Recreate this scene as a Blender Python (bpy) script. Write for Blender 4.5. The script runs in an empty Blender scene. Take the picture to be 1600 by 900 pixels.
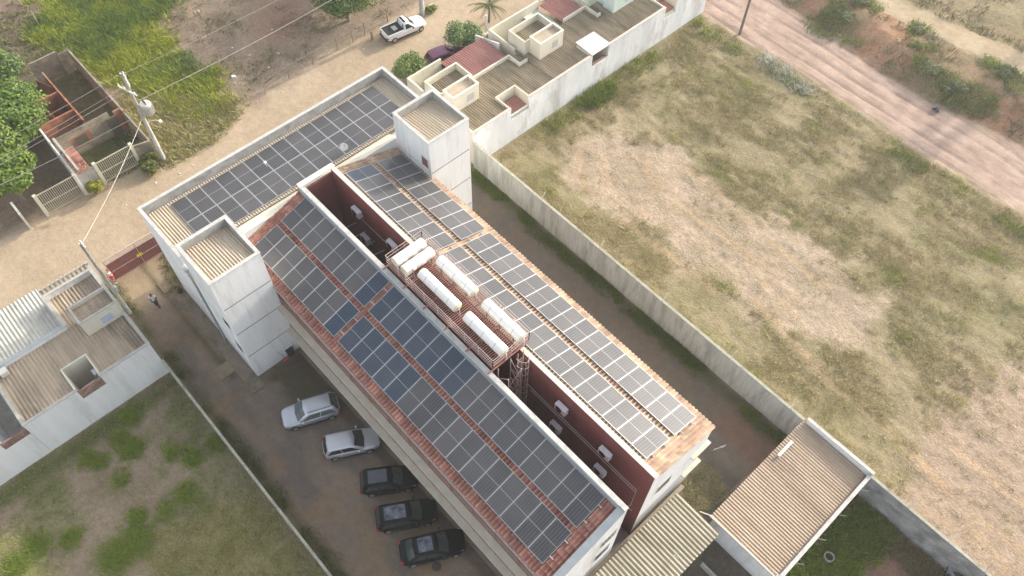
import bpy, math, random
import numpy as np
from mathutils import Vector, Matrix

random.seed(7)
rng = np.random.default_rng(11)
SC = bpy.context.scene
COL = SC.collection
R = math.radians

# ------------------------------------------------------------------ camera
# World axes: X runs along the tiled wings (away from the street), Y runs along the street, Z up; metres.
CAM_H = 54.0
FPX = 1289.21                      # focal length in photo pixels (photo 1600 x 900)
CAMM = np.array([[0.6778211, 0.6221175, -0.3918270],
                 [0.7350711, -0.5624519, 0.3785740],
                 [0.0151337, -0.5446262, -0.8385424]])   # world axes in camera axes (x right, y down, z forward)
cam_d = bpy.data.cameras.new('drone_camera')
cam_d.sensor_width = 36.0
cam_d.lens = 36.0 * FPX / 1600.0
cam_d.clip_start = 0.5
cam_d.clip_end = 4000.0
cam = bpy.data.objects.new('drone_camera', cam_d)
COL.objects.link(cam)
cx, cy, cz = CAMM[:, 0], -CAMM[:, 1], -CAMM[:, 2]
cam.matrix_world = Matrix(((cx[0], cy[0], cz[0], 0.0), (cx[1], cy[1], cz[1], 0.0),
                           (cx[2], cy[2], cz[2], CAM_H), (0, 0, 0, 1)))
SC.camera = cam

# ------------------------------------------------------------------ sky, sun, exposure
SUN_EL, SUN_AZ = R(21.8), R(4.2)         # azimuth measured from +Y towards +X
world = bpy.data.worlds.new('World')
SC.world = world
world.use_nodes = True
wt = world.node_tree
sky = wt.nodes.new('ShaderNodeTexSky')
sky.sky_type = 'NISHITA'
sky.sun_disc = False
sky.sun_elevation = SUN_EL
sky.sun_rotation = SUN_AZ
sky.air_density = 1.0
sky.dust_density = 3.0
sky.ozone_density = 1.0
bg = wt.nodes['Background']
# thin bright cloud: the blue is washed out unevenly
hsv = wt.nodes.new('ShaderNodeHueSaturation')
hsv.inputs['Saturation'].default_value = 0.42
hsv.inputs['Value'].default_value = 1.0
wt.links.new(sky.outputs[0], hsv.inputs['Color'])
wtc = wt.nodes.new('ShaderNodeTexCoord')
cln = wt.nodes.new('ShaderNodeTexNoise')
cln.inputs['Scale'].default_value = 3.2
cln.inputs['Detail'].default_value = 7
cln.inputs['Roughness'].default_value = 0.6
wt.links.new(wtc.outputs['Generated'], cln.inputs['Vector'])
clr = wt.nodes.new('ShaderNodeMapRange')
clr.inputs['From Min'].default_value = 0.40
clr.inputs['From Max'].default_value = 0.62
clr.inputs['To Min'].default_value = 0.75
clr.inputs['To Max'].default_value = 1.75
wt.links.new(cln.outputs['Fac'], clr.inputs['Value'])
clm = wt.nodes.new('ShaderNodeVectorMath')
clm.operation = 'SCALE'
wt.links.new(hsv.outputs[0], clm.inputs[0])
wt.links.new(clr.outputs[0], clm.inputs['Scale'])
wt.links.new(clm.outputs[0], bg.inputs['Color'])
bg.inputs['Strength'].default_value = 0.15
sun_d = bpy.data.lights.new('sun', 'SUN')
sun_d.energy = 2.1
sun_d.angle = R(0.55)
sun_d.color = (1.0, 0.91, 0.77)
sun = bpy.data.objects.new('sun', sun_d)
COL.objects.link(sun)
sdir = Vector((math.sin(SUN_AZ) * math.cos(SUN_EL), math.cos(SUN_AZ) * math.cos(SUN_EL), math.sin(SUN_EL)))
sun.rotation_euler = (-sdir).to_track_quat('-Z', 'Y').to_euler()
sun.location = (0, 60, 90)
SC.view_settings.view_transform = 'Standard'
SC.view_settings.look = 'None'
SC.view_settings.gamma = 1.0
SC.view_settings.exposure = 1.2
SC.cycles.max_bounces = 6
SC.cycles.diffuse_bounces = 3


def ray(x, y):
    return CAMM @ np.array([x - 800.0, y - 450.0, FPX])


def at(x, y, z=0.0):
    """world point seen at photo pixel (x, y), on the level z"""
    d = ray(x, y)
    t = (z - CAM_H) / d[2]
    return Vector((d[0] * t, d[1] * t, z))


def on_x(x, y, X):
    d = ray(x, y)
    t = X / d[0]
    return Vector((X, d[1] * t, CAM_H + d[2] * t))


# ------------------------------------------------------------------ materials
MATS = {}


def principled(name):
    m = bpy.data.materials.new(name)
    m.use_nodes = True
    nt = m.node_tree
    return m, nt, nt.nodes['Principled BSDF']


def mk(name, c1, c2=None, scale=3.0, rough=0.8, bump=0.0, bscale=None, spec=0.35, metal=0.0,
       stretch=(1, 1, 1), obj=False, detail=6, c3=None, s3=0.4, t3=(0.5, 0.7), coat=0.0, fine=0.0):
    """surface with noise-driven variation between c1 and c2, and patches of c3 (stains, moss, wear)"""
    m, nt, p = principled(name)
    N, L = nt.nodes, nt.links
    p.inputs['Roughness'].default_value = rough
    p.inputs['Specular IOR Level'].default_value = spec
    p.inputs['Metallic'].default_value = metal
    p.inputs['Coat Weight'].default_value = coat
    tc = N.new('ShaderNodeTexCoord')
    geo = N.new('ShaderNodeNewGeometry')
    mp = N.new('ShaderNodeMapping')
    mp.inputs['Scale'].default_value = stretch
    L.new(tc.outputs['Object'] if obj else geo.outputs['Position'], mp.inputs['Vector'])
    out = None
    if c2 is None:
        rgb = N.new('ShaderNodeRGB')
        rgb.outputs[0].default_value = (*c1, 1)
        out = rgb.outputs[0]
    else:
        nz = N.new('ShaderNodeTexNoise')
        nz.inputs['Scale'].default_value = scale
        nz.inputs['Detail'].default_value = detail
        nz.inputs['Roughness'].default_value = 0.62
        L.new(mp.outputs[0], nz.inputs['Vector'])
        cr = N.new('ShaderNodeValToRGB')
        cr.color_ramp.elements[0].position = 0.33
        cr.color_ramp.elements[0].color = (*c1, 1)
        cr.color_ramp.elements[1].position = 0.67
        cr.color_ramp.elements[1].color = (*c2, 1)
        L.new(nz.outputs['Fac'], cr.inputs['Fac'])
        out = cr.outputs['Color']
    if c3 is not None:
        n3 = N.new('ShaderNodeTexNoise')
        n3.inputs['Scale'].default_value = s3
        n3.inputs['Detail'].default_value = 7
        n3.inputs['Roughness'].default_value = 0.7
        L.new(mp.outputs[0], n3.inputs['Vector'])
        mr = N.new('ShaderNodeMapRange')
        mr.inputs['From Min'].default_value = t3[0]
        mr.inputs['From Max'].default_value = t3[1]
        L.new(n3.outputs['Fac'], mr.inputs['Value'])
        mx = N.new('ShaderNodeMix')
        mx.data_type = 'RGBA'
        L.new(mr.outputs[0], mx.inputs['Factor'])
        L.new(out, mx.inputs['A'])
        mx.inputs['B'].default_value = (*c3, 1)
        out = mx.outputs['Result']
    if fine > 0:
        nf = N.new('ShaderNodeTexNoise')
        nf.inputs['Scale'].default_value = 14.0
        nf.inputs['Detail'].default_value = 8
        L.new(geo.outputs['Position'], nf.inputs['Vector'])
        mr = N.new('ShaderNodeMapRange')
        mr.inputs['From Min'].default_value = 0.25
        mr.inputs['From Max'].default_value = 0.75
        mr.inputs['To Min'].default_value = 1 - fine
        mr.inputs['To Max'].default_value = 1 + fine
        L.new(nf.outputs['Fac'], mr.inputs['Value'])
        hs = N.new('ShaderNodeVectorMath')
        hs.operation = 'SCALE'
        L.new(out, hs.inputs[0])
        L.new(mr.outputs[0], hs.inputs['Scale'])
        out = hs.outputs[0]
    L.new(out, p.inputs['Base Color'])
    if bump > 0:
        nb = N.new('ShaderNodeTexNoise')
        nb.inputs['Scale'].default_value = bscale or scale * 4
        nb.inputs['Detail'].default_value = 5
        L.new(mp.outputs[0], nb.inputs['Vector'])
        bp = N.new('ShaderNodeBump')
        bp.inputs['Strength'].default_value = 0.8
        bp.inputs['Distance'].default_value = bump
        L.new(nb.outputs['Fac'], bp.inputs['Height'])
        L.new(bp.outputs[0], p.inputs['Normal'])
    MATS[name] = m
    return m


def attr_mat(name, attr='col', rough=0.9, var=0.25, scale=2.0, bump=0.0, bscale=8.0, spec=0.2, trans=0.0, scale2=0.0):
    m, nt, p = principled(name)
    N, L = nt.nodes, nt.links
    p.inputs['Roughness'].default_value = rough
    p.inputs['Specular IOR Level'].default_value = spec
    a = N.new('ShaderNodeAttribute')
    a.attribute_name = attr
    geo = N.new('ShaderNodeNewGeometry')
    out = a.outputs['Color']
    if var > 0:
        for sc, vr in ((scale, var), (scale2, var * 0.8)):
            if sc <= 0:
                continue
            nz = N.new('ShaderNodeTexNoise')
            nz.inputs['Scale'].default_value = sc
            nz.inputs['Detail'].default_value = 9
            nz.inputs['Roughness'].default_value = 0.72
            L.new(geo.outputs['Position'], nz.inputs['Vector'])
            mr = N.new('ShaderNodeMapRange')
            mr.inputs['From Min'].default_value = 0.3
            mr.inputs['From Max'].default_value = 0.7
            mr.inputs['To Min'].default_value = 1 - vr
            mr.inputs['To Max'].default_value = 1 + vr
            L.new(nz.outputs['Fac'], mr.inputs['Value'])
            vm = N.new('ShaderNodeVectorMath')
            vm.operation = 'SCALE'
            L.new(out, vm.inputs[0])
            L.new(mr.outputs[0], vm.inputs['Scale'])
            out = vm.outputs[0]
    L.new(out, p.inputs['Base Color'])
    if bump > 0:
        nb = N.new('ShaderNodeTexNoise')
        nb.inputs['Scale'].default_value = bscale
        nb.inputs['Detail'].default_value = 8
        nb.inputs['Roughness'].default_value = 0.65
        L.new(geo.outputs['Position'], nb.inputs['Vector'])
        bp = N.new('ShaderNodeBump')
        bp.inputs['Strength'].default_value = 0.9
        bp.inputs['Distance'].default_value = bump
        L.new(nb.outputs['Fac'], bp.inputs['Height'])
        L.new(bp.outputs[0], p.inputs['Normal'])
    if trans > 0:
        tr = N.new('ShaderNodeBsdfTranslucent')
        L.new(out, tr.inputs['Color'])
        ms = N.new('ShaderNodeMixShader')
        ms.inputs[0].default_value = trans
        o = N['Material Output']
        L.new(p.outputs[0], ms.inputs[1])
        L.new(tr.outputs[0], ms.inputs[2])
        L.new(ms.outputs[0], o.inputs['Surface'])
    MATS[name] = m
    return m


def brick_mat(name, c1, c2, mortar, bw=0.4, bh=0.2, axis='XZ'):
    m, nt, p = principled(name)
    N, L = nt.nodes, nt.links
    p.inputs['Roughness'].default_value = 0.9
    p.inputs['Specular IOR Level'].default_value = 0.2
    geo = N.new('ShaderNodeNewGeometry')
    sp = N.new('ShaderNodeSeparateXYZ')
    L.new(geo.outputs['Position'], sp.inputs[0])
    ad = N.new('ShaderNodeMath')
    ad.operation = 'ADD'
    L.new(sp.outputs['X'], ad.inputs[0])
    L.new(sp.outputs['Y'], ad.inputs[1])
    cb = N.new('ShaderNodeCombineXYZ')
    L.new(ad.outputs[0], cb.inputs['X'])
    L.new(sp.outputs['Z'], cb.inputs['Y'])
    br = N.new('ShaderNodeTexBrick')
    br.inputs['Scale'].default_value = 1.0
    br.inputs['Brick Width'].default_value = bw
    br.inputs['Row Height'].default_value = bh
    br.inputs['Mortar Size'].default_value = 0.014
    br.inputs['Color1'].default_value = (*c1, 1)
    br.inputs['Color2'].default_value = (*c2, 1)
    br.inputs['Mortar'].default_value = (*mortar, 1)
    L.new(cb.outputs[0], br.inputs['Vector'])
    nz = N.new('ShaderNodeTexNoise')
    nz.inputs['Scale'].default_value = 1.3
    nz.inputs['Detail'].default_value = 8
    L.new(geo.outputs['Position'], nz.inputs['Vector'])
    mr = N.new('ShaderNodeMapRange')
    mr.inputs['From Min'].default_value = 0.3
    mr.inputs['From Max'].default_value = 0.7
    mr.inputs['To Min'].default_value = 0.6
    mr.inputs['To Max'].default_value = 1.25
    L.new(nz.outputs['Fac'], mr.inputs['Value'])
    vm = N.new('ShaderNodeVectorMath')
    vm.operation = 'SCALE'
    L.new(br.outputs['Color'], vm.inputs[0])
    L.new(mr.outputs[0], vm.inputs['Scale'])
    L.new(vm.outputs[0], p.inputs['Base Color'])
    MATS[name] = m
    return m


M_WHITE = mk('white_render', (0.72, 0.72, 0.71), (0.80, 0.80, 0.79), 1.2, 0.85, 0.004, 20, stretch=(1, 1, 0.12), c3=(0.53, 0.51, 0.47), s3=1.1, t3=(0.50, 0.74), fine=0.05)
M_PARAPET = mk('parapet_cement', (0.42, 0.41, 0.38), (0.56, 0.55, 0.51), 2.5, 0.9, 0.004, 25, c3=(0.30, 0.28, 0.25), s3=1.6, t3=(0.55, 0.75))
M_GREYWALL = mk('weathered_white_wall', (0.42, 0.42, 0.385), (0.56, 0.555, 0.51), 3.0, 0.9, 0.006, 18, stretch=(1.6, 1.6, 0.22), c3=(0.25, 0.25, 0.205), s3=1.2, t3=(0.47, 0.74), fine=0.2)
M_PATCHWALL = mk('patchy_white_wall', (0.62, 0.63, 0.64), (0.80, 0.81, 0.82), 0.5, 0.9, 0.004, 18, stretch=(1, 1, 0.35), c3=(0.50, 0.49, 0.47), s3=0.7, t3=(0.5, 0.66))
M_CREAM = mk('cream_render', (0.62, 0.58, 0.47), (0.72, 0.68, 0.56), 1.2, 0.9, 0.004, 20, stretch=(1, 1, 0.15), c3=(0.42, 0.38, 0.30), s3=1.2, t3=(0.56, 0.8))
M_MINT = mk('mint_render', (0.50, 0.62, 0.56), (0.58, 0.68, 0.62), 1.2, 0.9, 0.003, 20)
M_MAROON = mk('maroon_render', (0.20, 0.065, 0.06), (0.25, 0.09, 0.08), 1.0, 0.85, 0.003, 20, stretch=(1, 1, 0.1), c3=(0.13, 0.05, 0.045), s3=0.6, t3=(0.5, 0.75))
M_JOINT = mk('joint_grey', (0.22, 0.20, 0.19))  # plain grey of the tower joint lines
M_CORR = mk('fibre_cement_sheet', (0.42, 0.34, 0.25), (0.52, 0.43, 0.32), 2.2, 0.9, 0.002, 40, stretch=(0.25, 1.5, 1), c3=(0.30, 0.24, 0.18), s3=0.7, t3=(0.55, 0.8))
M_CORR_DK = mk('weathered_fibre_cement', (0.20, 0.16, 0.105), (0.35, 0.285, 0.195), 1.1, 0.92, 0.002, 40, stretch=(0.3, 1.4, 1), c3=(0.12, 0.10, 0.07), s3=0.5, t3=(0.5, 0.7))
M_CORR_TAN = mk('tan_fibre_cement', (0.36, 0.28, 0.20), (0.46, 0.37, 0.27), 1.3, 0.92, 0.002, 40, stretch=(0.3, 1.4, 1), c3=(0.20, 0.16, 0.12), s3=0.45, t3=(0.5, 0.66))
M_CORR_RED = mk('red_roof_sheet', (0.33, 0.145, 0.12), (0.42, 0.205, 0.175), 2.0, 0.8, 0.002, 40, stretch=(0.3, 1.4, 1), c3=(0.40, 0.24, 0.2), s3=0.8, t3=(0.56, 0.8))
M_ALU = mk('pale_metal_sheet', (0.47, 0.45, 0.39), (0.56, 0.54, 0.47), 1.5, 0.8, spec=0.3, c3=(0.36, 0.34, 0.29), s3=0.6, t3=(0.5, 0.7))
M_ALUFRAME = mk('panel_aluminium', (0.49, 0.49, 0.49), None, rough=0.4, metal=0.3)
M_STEELRED = mk('rust_red_steel', (0.30, 0.14, 0.115), (0.38, 0.19, 0.16), 6, 0.7, spec=0.4)
M_STEELPALE = mk('weathered_pink_steel', (0.42, 0.30, 0.26), (0.55, 0.44, 0.39), 6, 0.7, spec=0.4)
M_GATERIB = mk('gate_rib_highlight', (0.30, 0.12, 0.11), (0.36, 0.16, 0.145), 3, 0.6)  # lighter than the sheet: rib highlights put into the colour
M_LINING = mk('grey_parapet_lining', (0.30, 0.29, 0.28), (0.42, 0.41, 0.39), 2.0, 0.9, 0.003, 25, c3=(0.22, 0.21, 0.19), s3=1.2, t3=(0.52, 0.72))
M_GATE = mk('gate_red_paint', (0.19, 0.055, 0.05), (0.26, 0.09, 0.08), 3, 0.6, spec=0.4)
M_TANK = mk('tank_cream_fibre', (0.80, 0.78, 0.70), (0.86, 0.84, 0.77), 2.0, 0.45, spec=0.5, obj=True)
M_TANKEND = mk('tank_yellowed_end', (0.66, 0.60, 0.42), (0.76, 0.70, 0.54), 6.0, 0.55, obj=True)
M_AC = mk('ac_white_casing', (0.66, 0.67, 0.70), (0.74, 0.75, 0.78), 4, 0.5, obj=True)
M_DARK = mk('dark_void', (0.015, 0.015, 0.016), None, rough=0.7)
M_GLASS = mk('window_glass', (0.10, 0.115, 0.12), (0.16, 0.175, 0.18), 3, 0.12, spec=0.6)
M_FRAME = mk('window_frame_grey', (0.45, 0.45, 0.44), None, rough=0.6)
M_PIPE = mk('white_conduit', (0.66, 0.65, 0.63), None, rough=0.6)
M_PIPEGREY = mk('grey_downpipe', (0.36, 0.36, 0.35), (0.44, 0.44, 0.43), 3, 0.6)
M_CONC = mk('concrete', (0.36, 0.34, 0.30), (0.48, 0.46, 0.41), 2.0, 0.92, 0.004, 25, c3=(0.22, 0.2, 0.17), s3=1.2, t3=(0.56, 0.76))
M_SLAB = mk('gallery_slab', (0.52, 0.47, 0.37), (0.62, 0.57, 0.46), 1.5, 0.9, 0.002, 25, c3=(0.36, 0.25, 0.19), s3=0.5, t3=(0.62, 0.75))
M_FLASH = mk('blue_grey_flashing', (0.33, 0.36, 0.36), (0.42, 0.44, 0.43), 2.0, 0.6)
M_MOSS = mk('mossy_cap', (0.30, 0.29, 0.22), (0.46, 0.44, 0.36), 2.0, 0.95, 0.004, 25, c3=(0.16, 0.16, 0.10), s3=1.0, t3=(0.5, 0.7))
M_WOOD = mk('weathered_wood', (0.20, 0.16, 0.12), (0.32, 0.26, 0.20), 4, 0.9, stretch=(1, 1, 0.2))
M_WIRE = mk('cable_grey', (0.30, 0.29, 0.28), None, rough=0.6)
M_WIREPALE = mk('cable_pale', (0.42, 0.40, 0.36), None, rough=0.6)
M_BLOCK = brick_mat('concrete_block', (0.28, 0.235, 0.17), (0.35, 0.29, 0.21), (0.19, 0.16, 0.13))
M_GREYBLOCK = brick_mat('grey_block', (0.30, 0.29, 0.28), (0.36, 0.35, 0.335), (0.26, 0.25, 0.24))
M_BRICK = brick_mat('red_clay_brick', (0.33, 0.125, 0.07), (0.40, 0.17, 0.10), (0.27, 0.18, 0.13), 0.3, 0.2)
M_BRICKMIX = brick_mat('unpainted_brick', (0.40, 0.22, 0.17), (0.16, 0.09, 0.08), (0.36, 0.28, 0.24), 0.28, 0.12)
M_STONE = brick_mat('stone_cladding', (0.34, 0.27, 0.17), (0.24, 0.19, 0.11), (0.42, 0.36, 0.26), 0.3, 0.17)
M_YELLOW = mk('yellow_sign', (0.75, 0.55, 0.04), None, rough=0.5)
M_PANELWHITE = mk('white_sheet', (0.60, 0.58, 0.52), (0.68, 0.66, 0.60), 3, 0.7, c3=(0.45, 0.44, 0.40), s3=1.5, t3=(0.55, 0.7), stretch=(0.3, 2, 1))
M_LITTER = mk('litter_white', (0.52, 0.52, 0.52), None, rough=0.6)
M_RUBBER = mk('tyre_rubber', (0.022, 0.022, 0.022), None, rough=0.85)
M_RIM = mk('alloy_rim', (0.45, 0.45, 0.46), None, rough=0.35, metal=0.7)
M_CARGLASS = mk('car_glass', (0.020, 0.026, 0.026), None, rough=0.06, spec=0.6)
M_CARGLASS_LT = mk('car_glass_green', (0.09, 0.115, 0.11), (0.13, 0.15, 0.145), 4, 0.12, spec=0.6, obj=True)
M_PLASTIC = mk('black_plastic', (0.03, 0.03, 0.03), None, rough=0.6)
M_CARGLASS_TEAL = mk('car_glass_teal', (0.022, 0.034, 0.031), (0.045, 0.06, 0.056), 3, 0.08, spec=0.5, obj=True)
M_LAMP = mk('lamp_glass', (0.30, 0.31, 0.33), None, rough=0.15, spec=0.7)
M_TAIL = mk('tail_lamp_red', (0.35, 0.02, 0.025), None, rough=0.2)
M_BARK = mk('bark', (0.16, 0.12, 0.09), (0.28, 0.22, 0.17), 5, 0.95, 0.02, 12, stretch=(1, 1, 0.3))
M_LEAF = attr_mat('leaf', rough=0.6, var=0.0, spec=0.35, trans=0.3)
M_GRASS = attr_mat('grass_blade', rough=0.8, var=0.0, spec=0.2, trans=0.2)


def tile_mat(name, t1, t2, t3):
    """clay tiles: every tile its own shade, plus dark and pale weathering"""
    m, nt, p = principled(name)
    N, L = nt.nodes, nt.links
    p.inputs['Roughness'].default_value = 0.85
    p.inputs['Specular IOR Level'].default_value = 0.25
    geo = N.new('ShaderNodeNewGeometry')
    sp = N.new('ShaderNodeSeparateXYZ')
    L.new(geo.outputs['Position'], sp.inputs[0])

    def cell(sock, size):
        d = N.new('ShaderNodeMath')
        d.operation = 'DIVIDE'
        L.new(sock, d.inputs[0])
        d.inputs[1].default_value = size
        f = N.new('ShaderNodeMath')
        f.operation = 'FLOOR'
        L.new(d.outputs[0], f.inputs[0])
        return f.outputs[0]
    cb = N.new('ShaderNodeCombineXYZ')
    L.new(cell(sp.outputs['X'], 0.26), cb.inputs['X'])
    L.new(cell(sp.outputs['Y'], 0.38), cb.inputs['Y'])
    wn = N.new('ShaderNodeTexWhiteNoise')
    wn.noise_dimensions = '2D'
    L.new(cb.outputs[0], wn.inputs['Vector'])
    cr = N.new('ShaderNodeValToRGB')
    e = cr.color_ramp.elements
    e[0].position, e[0].color = 0.0, (t1[0], t1[1], t1[2], 1)
    e[1].position, e[1].color = 1.0, (t3[0], t3[1], t3[2], 1)
    k = e.new(0.55)
    k.color = (t2[0], t2[1], t2[2], 1)
    L.new(wn.outputs['Value'], cr.inputs['Fac'])
    nz = N.new('ShaderNodeTexNoise')
    nz.inputs['Scale'].default_value = 1.1
    nz.inputs['Detail'].default_value = 8
    L.new(geo.outputs['Position'], nz.inputs['Vector'])
    mr = N.new('ShaderNodeMapRange')
    mr.inputs['From Min'].default_value = 0.3
    mr.inputs['From Max'].default_value = 0.72
    mr.inputs['To Min'].default_value = 0.72
    mr.inputs['To Max'].default_value = 1.25
    L.new(nz.outputs['Fac'], mr.inputs['Value'])
    vm = N.new('ShaderNodeVectorMath')
    vm.operation = 'SCALE'
    L.new(cr.outputs[0], vm.inputs[0])
    L.new(mr.outputs[0], vm.inputs['Scale'])
    L.new(vm.outputs[0], p.inputs['Base Color'])
    MATS[name] = m
    return m


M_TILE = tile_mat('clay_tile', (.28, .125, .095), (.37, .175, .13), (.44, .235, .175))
M_TILE_PALE = tile_mat('pale_clay_tile', (.39, .26, .19), (.48, .35, .25), (.54, .43, .30))  # paler tile tones, used on the right wing


def panel_mat(name, base, dust, lines):
    """silicon cells under glass: cell gaps along the long side, a pale bar across the middle, dust"""
    m, nt, p = principled(name)
    N, L = nt.nodes, nt.links
    p.inputs['Roughness'].default_value = 0.30
    p.inputs['Specular IOR Level'].default_value = 0.36
    tc = N.new('ShaderNodeTexCoord')
    sp = N.new('ShaderNodeSeparateXYZ')
    L.new(tc.outputs['Object'], sp.inputs[0])

    def band(sock, period, width, offset=0.0):
        a = N.new('ShaderNodeMath')
        a.operation = 'ADD'
        L.new(sock, a.inputs[0])
        a.inputs[1].default_value = offset + 40 * period
        mo = N.new('ShaderNodeMath')
        mo.operation = 'MODULO'
        L.new(a.outputs[0], mo.inputs[0])
        mo.inputs[1].default_value = period
        lt = N.new('ShaderNodeMath')
        lt.operation = 'LESS_THAN'
        L.new(mo.outputs[0], lt.inputs[0])
        lt.inputs[1].default_value = width
        return lt.outputs[0]
    rn = N.new('ShaderNodeObjectInfo')
    nz = N.new('ShaderNodeTexNoise')
    nz.inputs['Scale'].default_value = 0.9
    nz.inputs['Detail'].default_value = 6
    geo = N.new('ShaderNodeNewGeometry')
    L.new(geo.outputs['Position'], nz.inputs['Vector'])
    mr = N.new('ShaderNodeMapRange')
    mr.inputs['From Min'].default_value = 0.3
    mr.inputs['From Max'].default_value = 0.7
    L.new(nz.outputs['Fac'], mr.inputs['Value'])
    ad = N.new('ShaderNodeMath')
    ad.operation = 'MULTIPLY_ADD'
    L.new(rn.outputs['Random'], ad.inputs[0])
    ad.inputs[1].default_value = 0.8
    ad.inputs[2].default_value = -0.2
    sm = N.new('ShaderNodeMath')
    sm.operation = 'MULTIPLY_ADD'
    sm.use_clamp = True
    L.new(mr.outputs[0], sm.inputs[0])
    sm.inputs[1].default_value = 0.5
    L.new(ad.outputs[0], sm.inputs[2])
    m0 = N.new('ShaderNodeMix')
    m0.data_type = 'RGBA'
    L.new(sm.outputs[0], m0.inputs['Factor'])
    m0.inputs['A'].default_value = (*base, 1)
    m0.inputs['B'].default_value = (*dust, 1)
    m1 = N.new('ShaderNodeMix')
    m1.data_type = 'RGBA'
    L.new(band(sp.outputs['X'], 0.1785, 0.022, 0.09), m1.inputs['Factor'])
    L.new(m0.outputs['Result'], m1.inputs['A'])
    m1.inputs['B'].default_value = (*lines, 1)
    L.new(m1.outputs['Result'], p.inputs['Base Color'])
    MATS[name] = m
    return m


M_CELL = panel_mat('solar_cells', (0.058, 0.057, 0.061), (0.100, 0.095, 0.093), (0.145, 0.14, 0.138))
M_CELLSKY = panel_mat('solar_cells_sky_tint', (0.026, 0.042, 0.068), (0.062, 0.072, 0.088), (0.11, 0.125, 0.145))  # blue tint is sky reflection painted into the cell colour
M_BUSBAR = mk('panel_mid_bar', (0.42, 0.42, 0.42), None, rough=0.4)


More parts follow.
